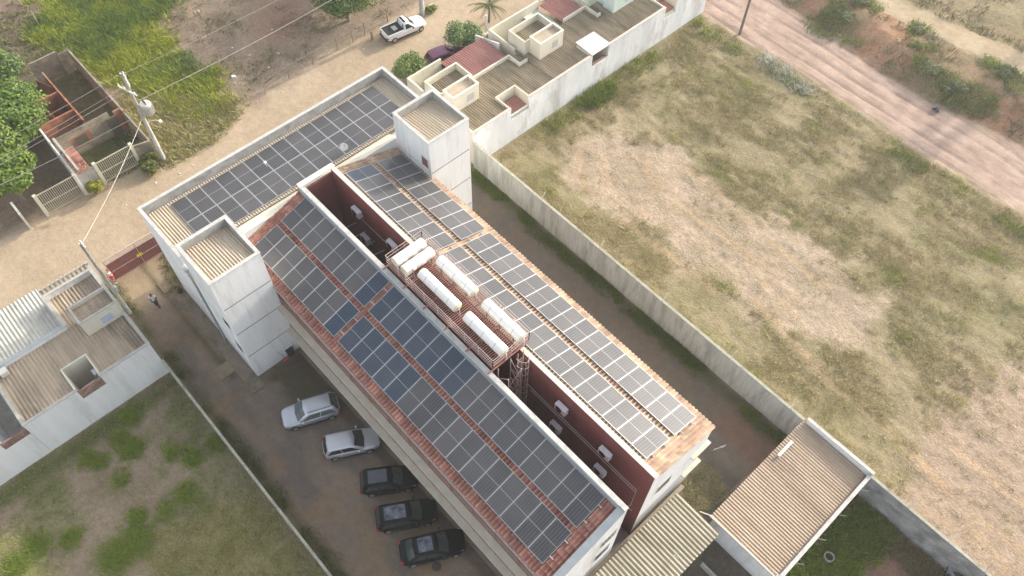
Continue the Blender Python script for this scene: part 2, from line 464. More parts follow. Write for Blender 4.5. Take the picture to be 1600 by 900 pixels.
# ------------------------------------------------------------------ mesh helpers
class MB:
    """collects shapes; build() links them as ONE mesh object"""

    def __init__(self):
        self.v, self.f, self.mi, self.mats = [], [], [], []
        self.cur = 0

    def use(self, mat):
        if mat not in self.mats:
            self.mats.append(mat)
        self.cur = self.mats.index(mat)
        return self

    def add(self, vs, fs):
        o = len(self.v)
        self.v += [tuple(p) for p in vs]
        self.f += [tuple(i + o for i in f) for f in fs]
        self.mi += [self.cur] * len(fs)
        return self

    def box(self, x0, x1, y0, y1, z0, z1):
        return self.add([(x0, y0, z0), (x1, y0, z0), (x1, y1, z0), (x0, y1, z0),
                         (x0, y0, z1), (x1, y0, z1), (x1, y1, z1), (x0, y1, z1)],
                        [(3, 2, 1, 0), (4, 5, 6, 7), (0, 1, 5, 4), (1, 2, 6, 5), (2, 3, 7, 6), (3, 0, 4, 7)])

    def hexa(self, b, t):
        """b, t: four bottom and four top points, same winding (counter-clockwise from above)"""
        return self.add(list(b) + list(t), [(3, 2, 1, 0), (4, 5, 6, 7), (0, 1, 5, 4), (1, 2, 6, 5), (2, 3, 7, 6), (3, 0, 4, 7)])

    def bar(self, a, b, w, h=None):
        """square bar from a to b"""
        a, b = Vector(a), Vector(b)
        h = h or w
        d = (b - a).normalized()
        up = Vector((0, 0, 1)) if abs(d.z) < 0.95 else Vector((1, 0, 0))
        s = d.cross(up).normalized() * (w / 2)
        u = s.cross(d).normalized() * (h / 2)
        return self.hexa([a - s - u, a + s - u, b + s - u, b - s - u], [a - s + u, a + s + u, b + s + u, b - s + u])

    def tube(self, pts, r, n=6, cap=True):
        pts = [Vector(p) for p in pts]
        rs = r if isinstance(r, (list, tuple)) else [r] * len(pts)
        vs, fs = [], []
        for i, p in enumerate(pts):
            d = (pts[min(i + 1, len(pts) - 1)] - pts[max(i - 1, 0)]).normalized()
            up = Vector((0, 0, 1)) if abs(d.z) < 0.9 else Vector((1, 0, 0))
            s = d.cross(up).normalized()
            u = s.cross(d).normalized()
            for k in range(n):
                a = 2 * math.pi * k / n
                vs.append(p + (s * math.cos(a) + u * math.sin(a)) * rs[i])
        for i in range(len(pts) - 1):
            for k in range(n):
                k2 = (k + 1) % n
                fs.append((i * n + k, i * n + k2, (i + 1) * n + k2, (i + 1) * n + k))
        if cap:
            fs.append(tuple(range(n)))
            fs.append(tuple((len(pts) - 1) * n + k for k in reversed(range(n))))
        return self.add(vs, fs)

    def ring_wall(self, x0, x1, y0, y1, z0, z1, t, skip=''):
        """four walls round a rectangle, outside faces on the rectangle; skip: letters of sides left out (w e s n)"""
        xa = x0 if 'w' in skip else x0 + t
        if 'w' not in skip:
            self.box(x0, x0 + t, y0, y1, z0, z1)
        if 'e' not in skip:
            self.box(x1 - t, x1, y0, y1, z0, z1)
        xb = x1 if 'e' in skip else x1 - t
        if 's' not in skip:
            self.box(xa, xb, y0, y0 + t, z0, z1)
        if 'n' not in skip:
            self.box(xa, xb, y1 - t, y1, z0, z1)
        return self

    def corr(self, x0, x1, y0, y1, zf, period=0.2, amp=0.03, along='x', seg=6, thick=0.012, rows=2):
        """corrugated sheet; ridges run along `along`; zf(x, y) is the mean height"""
        vs, fs = [], []
        if along == 'x':
            n = max(2, int((y1 - y0) / period)) * seg
            us = np.linspace(x0, x1, rows)
            ws = np.linspace(y0, y1, n + 1)
            for w in ws:
                dz = amp * math.cos(2 * math.pi * (w - y0) / period)
                for u in us:
                    vs.append((u, w, zf(u, w) + dz))
        else:
            n = max(2, int((x1 - x0) / period)) * seg
            us = np.linspace(y0, y1, rows)
            ws = np.linspace(x0, x1, n + 1)
            for w in ws:
                dz = amp * math.cos(2 * math.pi * (w - x0) / period)
                for u in us:
                    vs.append((w, u, zf(w, u) + dz))
        for i in range(n):
            for k in range(rows - 1):
                a = i * rows + k
                q = (a, a + 1, a + rows + 1, a + rows)
                fs.append(q if along == 'y' else q[::-1])
        o = len(vs)
        vs2 = [(x, y, z - thick) for x, y, z in vs]
        fs2 = [tuple(reversed([i + o for i in f])) for f in fs]
        # rim so that the sheet has an edge
        rim = []
        for i in range(n):
            for k in (0, rows - 1):
                a, b = i * rows + k, (i + 1) * rows + k
                rim.append((a, b, b + o, a + o))
        return self.add(vs + vs2, fs + fs2 + rim)

    def build(self, name, mat=None, parent=None, smooth=False, bevel=0.0, auto=False):
        me = bpy.data.meshes.new(name)
        off = Vector((0, 0, 0))
        if parent is not None:
            off = Vector(parent.get('_origin', (0, 0, 0)))
        me.from_pydata([(x - off.x, y - off.y, z - off.z) for x, y, z in self.v], [], self.f)
        if mat is not None:
            me.materials.append(mat)
        else:
            for m in self.mats:
                me.materials.append(m)
            me.polygons.foreach_set('material_index', self.mi)
        if smooth:
            me.polygons.foreach_set('use_smooth', [True] * len(me.polygons))
        me.update()
        o = bpy.data.objects.new(name, me)
        COL.objects.link(o)
        if parent is not None:
            o.parent = parent
            o['_origin'] = tuple(off)
        if bevel > 0:
            b = o.modifiers.new('edge', 'BEVEL')
            b.width = bevel
            b.segments = 2
            b.limit_method = 'ANGLE'
        return o


def tag(o, label=None, cat=None, group=None, kind=None):
    if label:
        n = len(label.replace('-', ' ').split())
        o['label'] = label
    if cat:
        o['category'] = cat
    if group:
        o['group'] = group
    if kind:
        o['kind'] = kind
    return o


def thing(name, label, cat, loc=(0, 0, 0), group=None, local=False):
    """Empty at the thing's base; parts authored in world coordinates unless local"""
    o = bpy.data.objects.new(name, None)
    o.empty_display_size = 0.3
    COL.objects.link(o)
    o.location = loc
    o['_origin'] = (0, 0, 0) if local else tuple(loc)
    return tag(o, label, cat, group)


def kids(o):
    return [c for c in bpy.data.objects if c.parent == o]


def copy_tree(o, parent=None):
    c = o.copy()
    COL.objects.link(c)
    c.parent = parent
    for ch in list(o.children):
        copy_tree(ch, c)
    return c


ORD = ['first', 'second', 'third', 'fourth', 'fifth', 'sixth', 'seventh', 'eighth', 'ninth', 'tenth', 'eleventh',
       'twelfth', 'thirteenth', 'fourteenth', 'fifteenth', 'sixteenth', 'seventeenth', 'eighteenth', 'nineteenth',
       'twentieth', 'twenty-first', 'twenty-second', 'twenty-third', 'twenty-fourth']


# ------------------------------------------------------------------ noise and polygons (numpy)
_perm = np.random.default_rng(3).random((256, 256))


def vnoise(x, y, f=1.0, oct=4, seed=0):
    x = np.asarray(x, float) * f + 37.3 * seed
    y = np.asarray(y, float) * f + 11.7 * seed
    s = np.zeros_like(x)
    a, tot = 1.0, 0.0
    for _ in range(oct):
        xi, yi = np.floor(x).astype(int), np.floor(y).astype(int)
        fx, fy = x - xi, y - yi
        fx, fy = fx * fx * (3 - 2 * fx), fy * fy * (3 - 2 * fy)
        g = lambda i, j: _perm[(xi + i) % 256, (yi + j) % 256]
        s += a * ((g(0, 0) * (1 - fx) + g(1, 0) * fx) * (1 - fy) + (g(0, 1) * (1 - fx) + g(1, 1) * fx) * fy)
        tot += a
        a *= 0.55
        x, y = x * 2.03 + 5.1, y * 2.03 + 9.2
    return s / tot


def sdf(px, py, poly):
    """signed distance to polygon (negative inside)"""
    P = np.asarray(poly, float)
    n = len(P)
    d = np.full(px.shape, 1e9)
    inside = np.zeros(px.shape, bool)
    for i in range(n):
        a, b = P[i], P[(i + 1) % n]
        e = b - a
        wx, wy = px - a[0], py - a[1]
        t = np.clip((wx * e[0] + wy * e[1]) / max(e @ e, 1e-9), 0, 1)
        d = np.minimum(d, np.hypot(wx - e[0] * t, wy - e[1] * t))
        c = ((a[1] > py) != (b[1] > py)) & (px < (b[0] - a[0]) * (py - a[1]) / (b[1] - a[1] + 1e-12) + a[0])
        inside ^= c
    return np.where(inside, -d, d)


def dline(px, py, pts):
    P = np.asarray(pts, float)
    d = np.full(px.shape, 1e9)
    for a, b in zip(P[:-1], P[1:]):
        e = b - a
        wx, wy = px - a[0], py - a[1]
        t = np.clip((wx * e[0] + wy * e[1]) / max(e @ e, 1e-9), 0, 1)
        d = np.minimum(d, np.hypot(wx - e[0] * t, wy - e[1] * t))
    return d


def wp(pts, z=0.0):
    return [tuple(at(x, y, z)[:2]) for x, y in pts]


def sstep(d, w):
    t = np.clip(0.5 - d / (2 * w), 0, 1)
    return t * t * (3 - 2 * t)
# ------------------------------------------------------------------ ground: one terrain grid, split into named surfaces
def axis_pts(lo, hi, step, far_lo, far_hi):
    core = list(np.arange(lo, hi + step / 2, step))
    a, s, x = [], step, lo
    while x > far_lo:
        s *= 1.35
        x -= s
        a.append(x)
    b, s, x = [], step, core[-1]
    while x < far_hi:
        s *= 1.35
        x += s
        b.append(x)
    return np.array(a[::-1] + core + b)


GX = axis_pts(-92, 20, 0.22, -700, 500)
GY = axis_pts(-24, 96, 0.22, -500, 800)
XX, YY = np.meshgrid(GX, GY, indexing='ij')

ROAD_LO = [(1060, -15), (1095, 15), (1150, 55), (1200, 82), (1232, 100), (1307, 150), (1385, 200), (1432, 230), (1500, 275), (1600, 335), (1800, 465)]
ROAD_HI = [(1800, 330), (1600, 225), (1512, 187), (1450, 155), (1375, 112), (1317, 65), (1275, 40), (1215, 0), (1190, -20)]
TRK_LO = [(1320, -30), (1355, 0), (1407, 32), (1500, 75), (1560, 100), (1600, 125), (1800, 215)]
TRK_HI = [(1800, 160), (1600, 82), (1490, 37), (1415, 0), (1375, -30)]
BANK_H = 1.2
P_road = wp(ROAD_LO + ROAD_HI)
P_track = wp(TRK_LO + TRK_HI, BANK_H)
P_bank_up = wp(TRK_LO[::-1][:7][::-1], BANK_H)
P_street = [(-56.0, -200), (-46.9, -200), (-46.9, 70), (-48, 200), (-56, 200)]
P_parking = [(-47.5, 1.15), (5, 1.15), (5, 9.4), (-5.5, 9.4), (-5.5, 12.5), (-47.5, 12.5)]
P_alley = [(-42.5, 22), (-2.7, 22), (-2.7, 30.35), (-42.5, 30.35)]
P_yard = [(-6.2, 10), (2.2, 10), (2.2, 26), (-6.2, 25.2)]
P_yard_sunlit_dry = wp([(1062, 735), (1085, 712), (1110, 730), (1140, 768), (1138, 778), (1128, 772), (1100, 802), (1060, 830), (1020, 780)])  # outline of the sunlit patch, with dry grass in it
P_semyard = [(2.3, 2), (24, 2), (24, 30.35), (2.3, 30.35)]
P_swlot = [(-36.6, -60), (12, -60), (12, 1.0), (-36.6, 1.0)]
P_field = [(-36.6, 30.5), (60, 30.5), (60, 140), (-36.6, 140)]
P_green = wp([(70, 0), (180, -30), (300, -30), (250, 40), (275, 95), (330, 120), (352, 160), (300, 185), (250, 150), (215, 130), (150, 115), (105, 75), (60, 60)])
P_drylot = wp([(225, 0), (260, -40), (700, -60), (600, 40), (520, 80), (400, 160), (340, 150), (285, 95), (250, 50)])
P_verge = wp([(200, 150), (260, 150), (330, 160), (375, 150), (372, 185), (330, 225), (240, 275), (215, 240)])
P_bare = wp([(868, 262), (890, 222), (945, 205), (1020, 215), (1080, 258), (1130, 318), (1210, 348), (1290, 392), (1375, 470), (1352, 540), (1260, 520), (1180, 500), (1150, 455), (1080, 425), (1010, 345), (930, 318)])
P_bare2 = wp([(1395, 905), (1400, 820), (1420, 720), (1470, 650), (1540, 600), (1700, 560), (1800, 900), (1600, 1000)])
P_orange = [wp([(1340, 30), (1390, 25), (1430, 60), (1445, 85), (1420, 110), (1370, 95), (1335, 60)], .6), wp([(1525, 180), (1560, 170), (1620, 200), (1640, 240), (1580, 215)], .4),
            wp([(1255, -20), (1340, -20), (1320, 30), (1270, 25)], .5)]

# heights
H = 0.10 * (vnoise(XX, YY, 0.10, 3, 1) - 0.5) + 0.05 * (vnoise(XX, YY, 0.7, 3, 2) - 0.5)
d_road, d_trk = sdf(XX, YY, P_road), sdf(XX, YY, P_track)
up = wp([(1060, -200), (1215, 0), (1275, 40), (1317, 65), (1375, 112), (1450, 155), (1512, 187), (1600, 225), (1800, 330), (2400, 640), (2400, -800), (1060, -800)])
d_up = sdf(XX, YY, up)
inb = np.clip(-d_up / 3.5, 0, 1)
H += BANK_H * inb * inb * (3 - 2 * inb) + np.where((inb > 0) & (d_trk > 0), 0.55 * (vnoise(XX, YY, 0.35, 4, 5) - 0.5), 0) * np.clip(-d_up / 1.5, 0, 1)
fieldm = sstep(sdf(XX, YY, P_field), 0.6) * (d_road > 0) * (d_up > 0)
H += fieldm * (0.16 * (vnoise(XX, YY * 0.8, 0.45, 4, 7) - 0.5) + 0.14 * (vnoise(XX * .7, YY * 1.2, 1.3, 3, 19) - 0.5))
# wheel ruts along the dirt road
rd = np.array(at(1432, 230)[:2]) - np.array(at(1232, 100)[:2])
rd /= np.linalg.norm(rd)
acr = XX * -rd[1] + YY * rd[0] + 0.8 * (vnoise(XX, YY, 0.07, 2, 9) - 0.5)
rut = np.abs(np.sin(acr * 2.1 + 1.5 * vnoise(XX, YY, 0.12, 2, 4)))
H += np.where(d_road < 0, -0.09 * (1 - rut) ** 2 * (vnoise(XX, YY, 0.25, 3, 6) > 0.42), 0)
# the built-up plots are level
flat = sstep(sdf(XX, YY, [(-48, -60), (6, -60), (6, 30.4), (-36.6, 30.4), (-36.6, 64), (-48, 64)]), 0.5)
H *= (1 - flat * 0.85)
H -= 0.02


def C(r, g, b):
    return np.array([r, g, b], float)


n1, n2, n3 = vnoise(XX, YY, 0.16, 4, 11), vnoise(XX, YY, 0.55, 4, 12), vnoise(XX, YY, 1.7, 3, 13)
ALB = np.empty(XX.shape + (3,))
ALB[:] = C(.235, .195, .115)


def lay(mask, col, col2=None, mixn=None):
    c = col if col2 is None else col + (col2 - col) * np.clip((mixn - 0.35) / 0.3, 0, 1)[..., None]
    ALB[:] = ALB * (1 - mask[..., None]) + c * mask[..., None]


jit = (n2 - 0.5) * 1.6 + (n3 - 0.5) * 0.9
# open field: dry straw over tan earth with greener sweeps
lay(np.ones_like(XX), C(.29, .232, .14), C(.225, .192, .105), n1)
strk = vnoise(XX * .28, YY * 1.5, 1.0, 4, 18)
lay(np.clip((strk - .42) / .25, 0, 1) * .35, C(.20, .185, .09))
lay(np.clip((.46 - strk) / .2, 0, 1) * .35, C(.36, .285, .185))
fg = np.clip((vnoise(XX, YY, 0.09, 3, 21) - 0.42) / 0.2, 0, 1) * np.clip((n2 - 0.3) / 0.3, 0, 1)
lay(fg * 0.35, C(.19, .175, .075))
sd_bare = np.minimum(sdf(XX, YY, P_bare) + jit * 2.6, sdf(XX, YY, P_bare2) + jit * 3.2)
BARE = sstep(sd_bare, 1.3)
lay(BARE * 0.88, C(.415, .32, .235), C(.335, .26, .185), n2)
lay(BARE * np.clip((vnoise(XX * .5, YY * 1.6, .9, 4, 17) - .48) / .2, 0, 1) * .5, C(.30, .235, .155))
lay(sstep(sdf(XX, YY, P_bare2) + jit * 2, 2.0) * 0.5, C(.35, .25, .18))
# wheel tracks across the field
TRACKS = [[(905, 232), (902, 262), (915, 292), (960, 335), (1040, 395), (1120, 455)], [(945, 245), (942, 275), (960, 300), (1010, 340)], [(1012, 242), (1012, 268), (1040, 305), (1100, 350), (1190, 410), (1250, 470)],
          [(1045, 238), (1120, 300), (1190, 365), (1290, 450)], [(1165, 395), (1185, 430), (1215, 470), (1250, 495)], [(1480, 690), (1530, 730), (1600, 790)], [(1440, 730), (1500, 790), (1600, 860)], [(1180, 470), (1300, 600), (1450, 730), (1580, 900)]]
TRK_D = np.full(XX.shape, 1e9)
for t in TRACKS:
    w = wp(t)
    TRK_D = np.minimum(TRK_D, np.abs(dline(XX, YY, w) + 0.12 * (n2 - 0.5)))
lay(sstep(TRK_D - 0.2, 0.2) * 0.75 * np.clip((n2 - .3) / .15, 0, 1), C(.40, .28, .165))
lay(sstep(np.abs(TRK_D - 0.62), 0.16) * 0.6 * np.clip((n3 - .3) / .2, 0, 1), C(.17, .135, .08))
# dirt road, bank, track
lay(sstep(d_road + jit * 0.7, 0.6), C(.43, .315, .25), C(.36, .26, .20), n2)
rut2 = np.abs(np.sin(acr * 5.3 + 2.4 * vnoise(XX, YY, 0.16, 2, 14)))
lay(np.where(d_road < 0.2, np.clip(0.9 - rut * 1.8, 0, 1) * np.clip((n1 - .34) / .08, 0, 1), 0) * 0.85, C(.22, .145, .11))
lay(np.where(d_road < 0.1, np.clip(0.8 - rut2 * 2.2, 0, 1) * np.clip((n2 - .36) / .08, 0, 1), 0) * 0.8, C(.23, .155, .115))
bankm = sstep(np.maximum(d_up, -d_trk - 400) + jit * 0.4, 0.5) * (1 - sstep(d_trk, 0.6)) * sstep(-d_road, 0.5)
lay(bankm * np.clip(1.25 - (-d_up) / 14, 0, 1), C(.25, .16, .10), C(.20, .155, .085), n2)
for P in P_orange:
    lay(sstep(sdf(XX, YY, P) + jit * 1.2, 0.8) * 0.9, C(.36, .19, .105), C(.40, .25, .16), n3)
lay(sstep(d_trk + jit * 0.6, 0.7), C(.42, .335, .225), C(.37, .285, .185), n2)
# street and the plots beyond it
west = sstep(XX + 46.7 + jit * 0.25, 0.4)
lay(west, C(.44, .34, .235), C(.385, .295, .20), n1)
westlot = sstep(XX + 56.6 + jit * 0.5, 0.6)
lay(westlot * (YY > -60), C(.30, .225, .155), C(.22, .17, .115), n2)
GREEN = sstep(sdf(XX, YY, P_green) + jit * 2.0, 1.6)
lay(GREEN, C(.16, .19, .03), C(.24, .25, .05), n2)
DRY = sstep(sdf(XX, YY, P_drylot) + jit * 2.5, 1.8)
lay(DRY * 0.9, C(.285, .21, .15), C(.22, .17, .12), n2)
lay(sstep(sdf(XX, YY, wp([(400, 0), (470, -10), (480, 50), (420, 75), (390, 40)])) + jit * 2, 2) * 0.6, C(.24, .13, .09))
VERGE = sstep(sdf(XX, YY, P_verge) + jit * 1.2, 1.0)
lay(VERGE * 0.85, C(.32, .27, .15), C(.25, .225, .105), n2)
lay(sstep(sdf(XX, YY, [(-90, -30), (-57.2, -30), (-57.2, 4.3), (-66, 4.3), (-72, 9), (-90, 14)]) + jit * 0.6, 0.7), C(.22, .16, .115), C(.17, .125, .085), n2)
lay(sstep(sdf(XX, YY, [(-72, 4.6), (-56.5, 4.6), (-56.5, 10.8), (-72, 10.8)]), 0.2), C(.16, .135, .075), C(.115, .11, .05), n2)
# strip of kerb-like hard earth before the street gates
lay(sstep(sdf(XX, YY, [(-56.1, -30), (-55.3, -30), (-55.3, 5.2), (-56.1, 5.2)]), 0.1) * 0.8, C(.47, .37, .25))
# compound surfaces
inlot = sstep(sdf(XX, YY, P_parking), 0.15)
lay(inlot, C(.255, .192, .138), C(.21, .162, .122), n1)
lay(inlot * np.clip((vnoise(XX, YY, 0.45, 4, 31) - 0.52) / 0.16, 0, 1) * 0.75, C(.26, .178, .105))
lay(inlot * np.clip((vnoise(XX * 0.35, YY, 0.6, 3, 33) - 0.55) / 0.12, 0, 1) * 0.5, C(.125, .112, .10))
lay(inlot * sstep(XX + 43.4 + jit * 0.8, 0.9), C(.34, .26, .17))
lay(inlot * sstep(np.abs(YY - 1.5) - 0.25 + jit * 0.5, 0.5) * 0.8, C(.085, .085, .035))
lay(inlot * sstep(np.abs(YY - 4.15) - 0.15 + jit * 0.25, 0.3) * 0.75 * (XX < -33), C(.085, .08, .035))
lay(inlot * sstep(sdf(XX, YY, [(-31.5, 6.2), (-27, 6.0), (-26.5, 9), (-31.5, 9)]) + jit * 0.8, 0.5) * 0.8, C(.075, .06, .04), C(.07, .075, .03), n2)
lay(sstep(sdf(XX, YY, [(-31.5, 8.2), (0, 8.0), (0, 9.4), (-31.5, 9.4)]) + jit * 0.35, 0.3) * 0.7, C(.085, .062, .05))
inal = sstep(sdf(XX, YY, P_alley), 0.15)
lay(inal, C(.195, .158, .12), C(.16, .132, .105), n1)
lay(inal * np.clip((vnoise(XX, YY, 0.4, 4, 41) - 0.53) / 0.15, 0, 1) * 0.7, C(.20, .15, .10))
lay(inal * sstep(np.abs(YY - 29.9) - 0.35 + jit * 0.9, 0.6) * 0.8, C(.085, .095, .03))
lay(inal * sstep(sdf(XX, YY, [(-7.5, 27), (-3, 26.4), (-3, 29.8), (-7, 29.6)]) + jit * 0.9, 0.5) * 0.7, C(.23, .13, .085))
lay(sstep(sdf(XX, YY, P_yard) + jit * 0.3, 0.4), C(.135, .115, .088), C(.105, .092, .075), n2)
lay(sstep(sdf(XX, YY, P_yard_sunlit_dry) + jit * 0.2, 0.35), C(.27, .225, .13), C(.22, .19, .10), n2)  # sun patch painted as lighter ground under the dry grass
inse = sstep(sdf(XX, YY, P_semyard), 0.15)
lay(inse, C(.27, .155, .105), C(.20, .12, .085), n2)
SEG = inse * sstep(sdf(XX, YY, wp([(1370, 770), (1400, 810), (1385, 840), (1350, 870), (1345, 920), (1180, 960), (1300, 830)])) + jit * 0.9, 0.7)
lay(SEG, C(.09, .105, .025), C(.15, .155, .04), n2)
lay(inse * sstep(np.abs(YY - 29.7) - 0.3 + jit * 0.6, 0.5) * 0.8, C(.10, .09, .045))
insw = sstep(sdf(XX, YY, P_swlot), 0.15)
lay(insw, C(.255, .20, .135), C(.205, .162, .102), n2)
SWG = insw * np.clip((vnoise(XX, YY, 0.28, 4, 51) - 0.50) / 0.10, 0, 1)
SWD = insw * sstep(sdf(XX, YY, wp([(250, 900), (250, 850), (330, 790), (400, 770), (450, 830), (540, 960), (200, 980)])) + jit * 1.4, 1.0)
SWL = insw * sstep(sdf(XX, YY, wp([(-60, 835), (20, 830), (60, 850), (95, 905), (80, 1000), (-100, 1000)])) + jit * 1.0, 0.8)
lay(SWG * 0.4, C(.15, .165, .055))
lay(SWD * 0.8, C(.22, .20, .075), C(.28, .235, .12), n2)
lay(SWL * 0.9, C(.26, .23, .105), C(.20, .20, .07), n2)
lay(insw * sstep(np.abs(XX + 35.6) - 0.5 + jit * 0.8, 0.6) * 0.8, C(.085, .10, .028))

zones = {}
nxg, nyg = XX.shape
fcx = 0.25 * (XX[:-1, :-1] + XX[1:, :-1] + XX[:-1, 1:] + XX[1:, 1:])
fcy = 0.25 * (YY[:-1, :-1] + YY[1:, :-1] + YY[:-1, 1:] + YY[1:, 1:])
zid = np.zeros(fcx.shape, int)                     # 0 field
ZN = ['field_ground', 'street', 'dirt_road', 'embankment', 'track', 'parking_lot', 'alley_pavement', 'yard_ground', 'plot_ground', 'lot_ground']
du, dr, dt = sdf(fcx, fcy, up), sdf(fcx, fcy, P_road), sdf(fcx, fcy, P_track)
zid[du < 0] = 3
zid[dr < 0] = 2
zid[dt < 0] = 4
zid[(fcx < -46.8)] = 1
zid[(fcx < -56.2)] = 8
zid[sdf(fcx, fcy, P_swlot) < 0] = 9
zid[sdf(fcx, fcy, P_parking) < 0] = 5
zid[(fcx > -46.8) & (fcx < -36.6) & (fcy > -60) & (fcy < 1.1)] = 7
zid[(fcx > -46.8) & (fcx < -36.6) & (fcy > 12.5) & (fcy < 64)] = 7
zid[(fcx > -42.5) & (fcx < 2.3) & (fcy > 12.5) & (fcy < 30.4)] = 7
zid[sdf(fcx, fcy, P_alley) < 0] = 6
zid[sdf(fcx, fcy, P_semyard) < 0] = 7
M_GROUND = attr_mat('earth', rough=0.95, var=0.15, scale=1.6, bump=0.05, bscale=3.5, spec=0.1, scale2=9.0)
M_FIELD = attr_mat('grassy_earth', rough=0.95, var=0.26, scale=2.6, bump=0.10, bscale=5.0, spec=0.1, scale2=11.0)
ids = np.arange(nxg * nyg).reshape(nxg, nyg)
quads = np.stack([ids[:-1, :-1], ids[1:, :-1], ids[1:, 1:], ids[:-1, 1:]], -1).reshape(-1, 4)
Vall = np.stack([XX, YY, H], -1).reshape(-1, 3)
Call = np.clip(ALB.reshape(-1, 3), 0.01, 0.9)
zf = zid.reshape(-1)


def fast_mesh(name, verts, faces, cols, mat, smooth=False, nper=4):
    me = bpy.data.meshes.new(name)
    nv, nf = len(verts), len(faces)
    me.vertices.add(nv)
    me.vertices.foreach_set('co', np.asarray(verts, np.float32).ravel())
    me.loops.add(nf * nper)
    me.loops.foreach_set('vertex_index', np.asarray(faces, np.int32).ravel())
    me.polygons.add(nf)
    me.polygons.foreach_set('loop_start', np.arange(0, nf * nper, nper, dtype=np.int32))
    me.polygons.foreach_set('loop_total', np.full(nf, nper, np.int32))
    if smooth:
        me.polygons.foreach_set('use_smooth', np.ones(nf, bool))
    me.update(calc_edges=True)
    a = me.attributes.new('col', 'FLOAT_COLOR', 'POINT')
    a.data.foreach_set('color', np.concatenate([np.asarray(cols, np.float32), np.ones((nv, 1), np.float32)], 1).ravel())
    me.materials.append(mat)
    o = bpy.data.objects.new(name, me)
    COL.objects.link(o)
    return o


for k, nm in enumerate(ZN):
    fq = quads[zf == k]
    if len(fq) == 0:
        continue
    u, inv = np.unique(fq, return_inverse=True)
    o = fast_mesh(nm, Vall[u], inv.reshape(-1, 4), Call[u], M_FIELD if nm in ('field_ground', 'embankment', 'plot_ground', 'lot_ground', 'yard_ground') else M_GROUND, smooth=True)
    tag(o, kind='structure')


def gz(x, y):
    """terrain height at (x, y), nearest grid point"""
    i = np.clip(np.searchsorted(GX, x), 0, len(GX) - 1)
    j = np.clip(np.searchsorted(GY, y), 0, len(GY) - 1)
    return H[i, j]


# ------------------------------------------------------------------ grass and weeds
def grass(name, pts, hmin, hmax, blades, wid, cols, spread=0.16, lean=0.5, label=None, cat='grass'):
    """tufts of narrow blades; pts (n,2); cols (n,3) base colour per tuft"""
    n = len(pts)
    if n == 0:
        return
    m = n * blades
    P = np.repeat(pts, blades, 0) + rng.normal(0, spread, (m, 2))
    z = gz(P[:, 0], P[:, 1]) - 0.02
    hgt = np.repeat(rng.uniform(hmin, hmax, n), blades) * rng.uniform(0.6, 1.15, m)
    a = rng.uniform(0, 2 * np.pi, m)
    ln = rng.uniform(0.15, lean, m) * hgt * 1.6
    b = a + rng.uniform(0.6, 2.4, m)
    w = wid * rng.uniform(0.6, 1.3, m)
    dx, dy = np.cos(b) * w, np.sin(b) * w
    v0 = np.stack([P[:, 0] - dx, P[:, 1] - dy, z], 1)
    v1 = np.stack([P[:, 0] + dx, P[:, 1] + dy, z], 1)
    v2 = np.stack([P[:, 0] + np.cos(a) * ln, P[:, 1] + np.sin(a) * ln, z + hgt], 1)
    V = np.stack([v0, v1, v2], 1).reshape(-1, 3)
    F = np.arange(m * 3).reshape(-1, 3)
    c = np.repeat(cols, blades, 0) * rng.uniform(0.75, 1.25, (m, 1))
    o = fast_mesh(name, V, F, np.repeat(np.clip(c, 0.01, 0.8), 3, 0), M_GRASS, nper=3)
    tag(o, label, cat, kind='stuff')
    return o


def scatter(x0, x1, y0, y1, n, prob):
    P = np.stack([rng.uniform(x0, x1, n), rng.uniform(y0, y1, n)], 1)
    return P[rng.random(n) < prob(P[:, 0], P[:, 1])]


def samp(A):
    def f(x, y):
        i = np.clip(np.searchsorted(GX, x), 0, len(GX) - 1)
        j = np.clip(np.searchsorted(GY, y), 0, len(GY) - 1)
        return A[i, j]
    return f


STRAW, OLIVE, LUSH, LIME = np.array([.36, .295, .16]), np.array([.175, .175, .06]), np.array([.12, .18, .03]), np.array([.31, .34, .04])


def mixc(n, a, b, t):
    return a + (b - a) * np.clip(t, 0, 1)[:, None]


s_bare, s_road, s_up = samp(BARE), samp(d_road), samp(d_up)
s_trk = samp(TRK_D)


def p_field(x, y):
    k = np.clip((vnoise(x, y, 0.33, 4, 61) - 0.36) / 0.22, 0.02, 1)
    lines = 0.6 + 0.4 * np.sin(y * 2.6 + 2.2 * vnoise(x, y, 0.1, 2, 8))
    ok = (y > 30.9) & (s_road(x, y) > 0.1 + 0.5 * vnoise(x, y, 0.8, 2, 5)) & (s_up(x, y) > 0) & (s_trk(x, y) > 0.25)
    k = k * np.clip((vnoise(x * .28, y * 1.5, 1.0, 4, 18) - .30) / .2, .15, 1)
    return ok * k * (0.6 + 0.4 * lines) * (1 - 0.93 * s_bare(x, y))


P = scatter(-36.4, 18, 30.9, 92, 300000, p_field)
gmix = np.clip((vnoise(P[:, 0], P[:, 1], 0.10, 4, 71) - 0.34) / 0.26, 0, 1) * np.clip((vnoise(P[:, 0], P[:, 1], 0.7, 3, 72) - 0.25) / 0.4, 0, 1)
cf = mixc(len(P), STRAW * 1.35, np.array([.30, .275, .115]), gmix * 0.75 + rng.normal(0, .18, len(P)))
hot = (vnoise(P[:, 0], P[:, 1], 0.5, 3, 73) > 0.68)
cf[hot] = mixc(hot.sum(), OLIVE * 1.6, LIME * 1.1, rng.random(hot.sum()))
grass('field_grass', P, 0.07, 0.22, 5, 0.022, cf, 0.15, 1.0)

P = scatter(-36.4, 18, 30.9, 92, 30000, lambda x, y: p_field(x, y) * (vnoise(x, y, .8, 3, 77) > .46))
grass('field_tussocks', P, 0.12, 0.30, 12, 0.028, mixc(len(P), np.array([.26, .235, .10]), STRAW * 1.35, rng.random(len(P))), 0.11, 1.1)
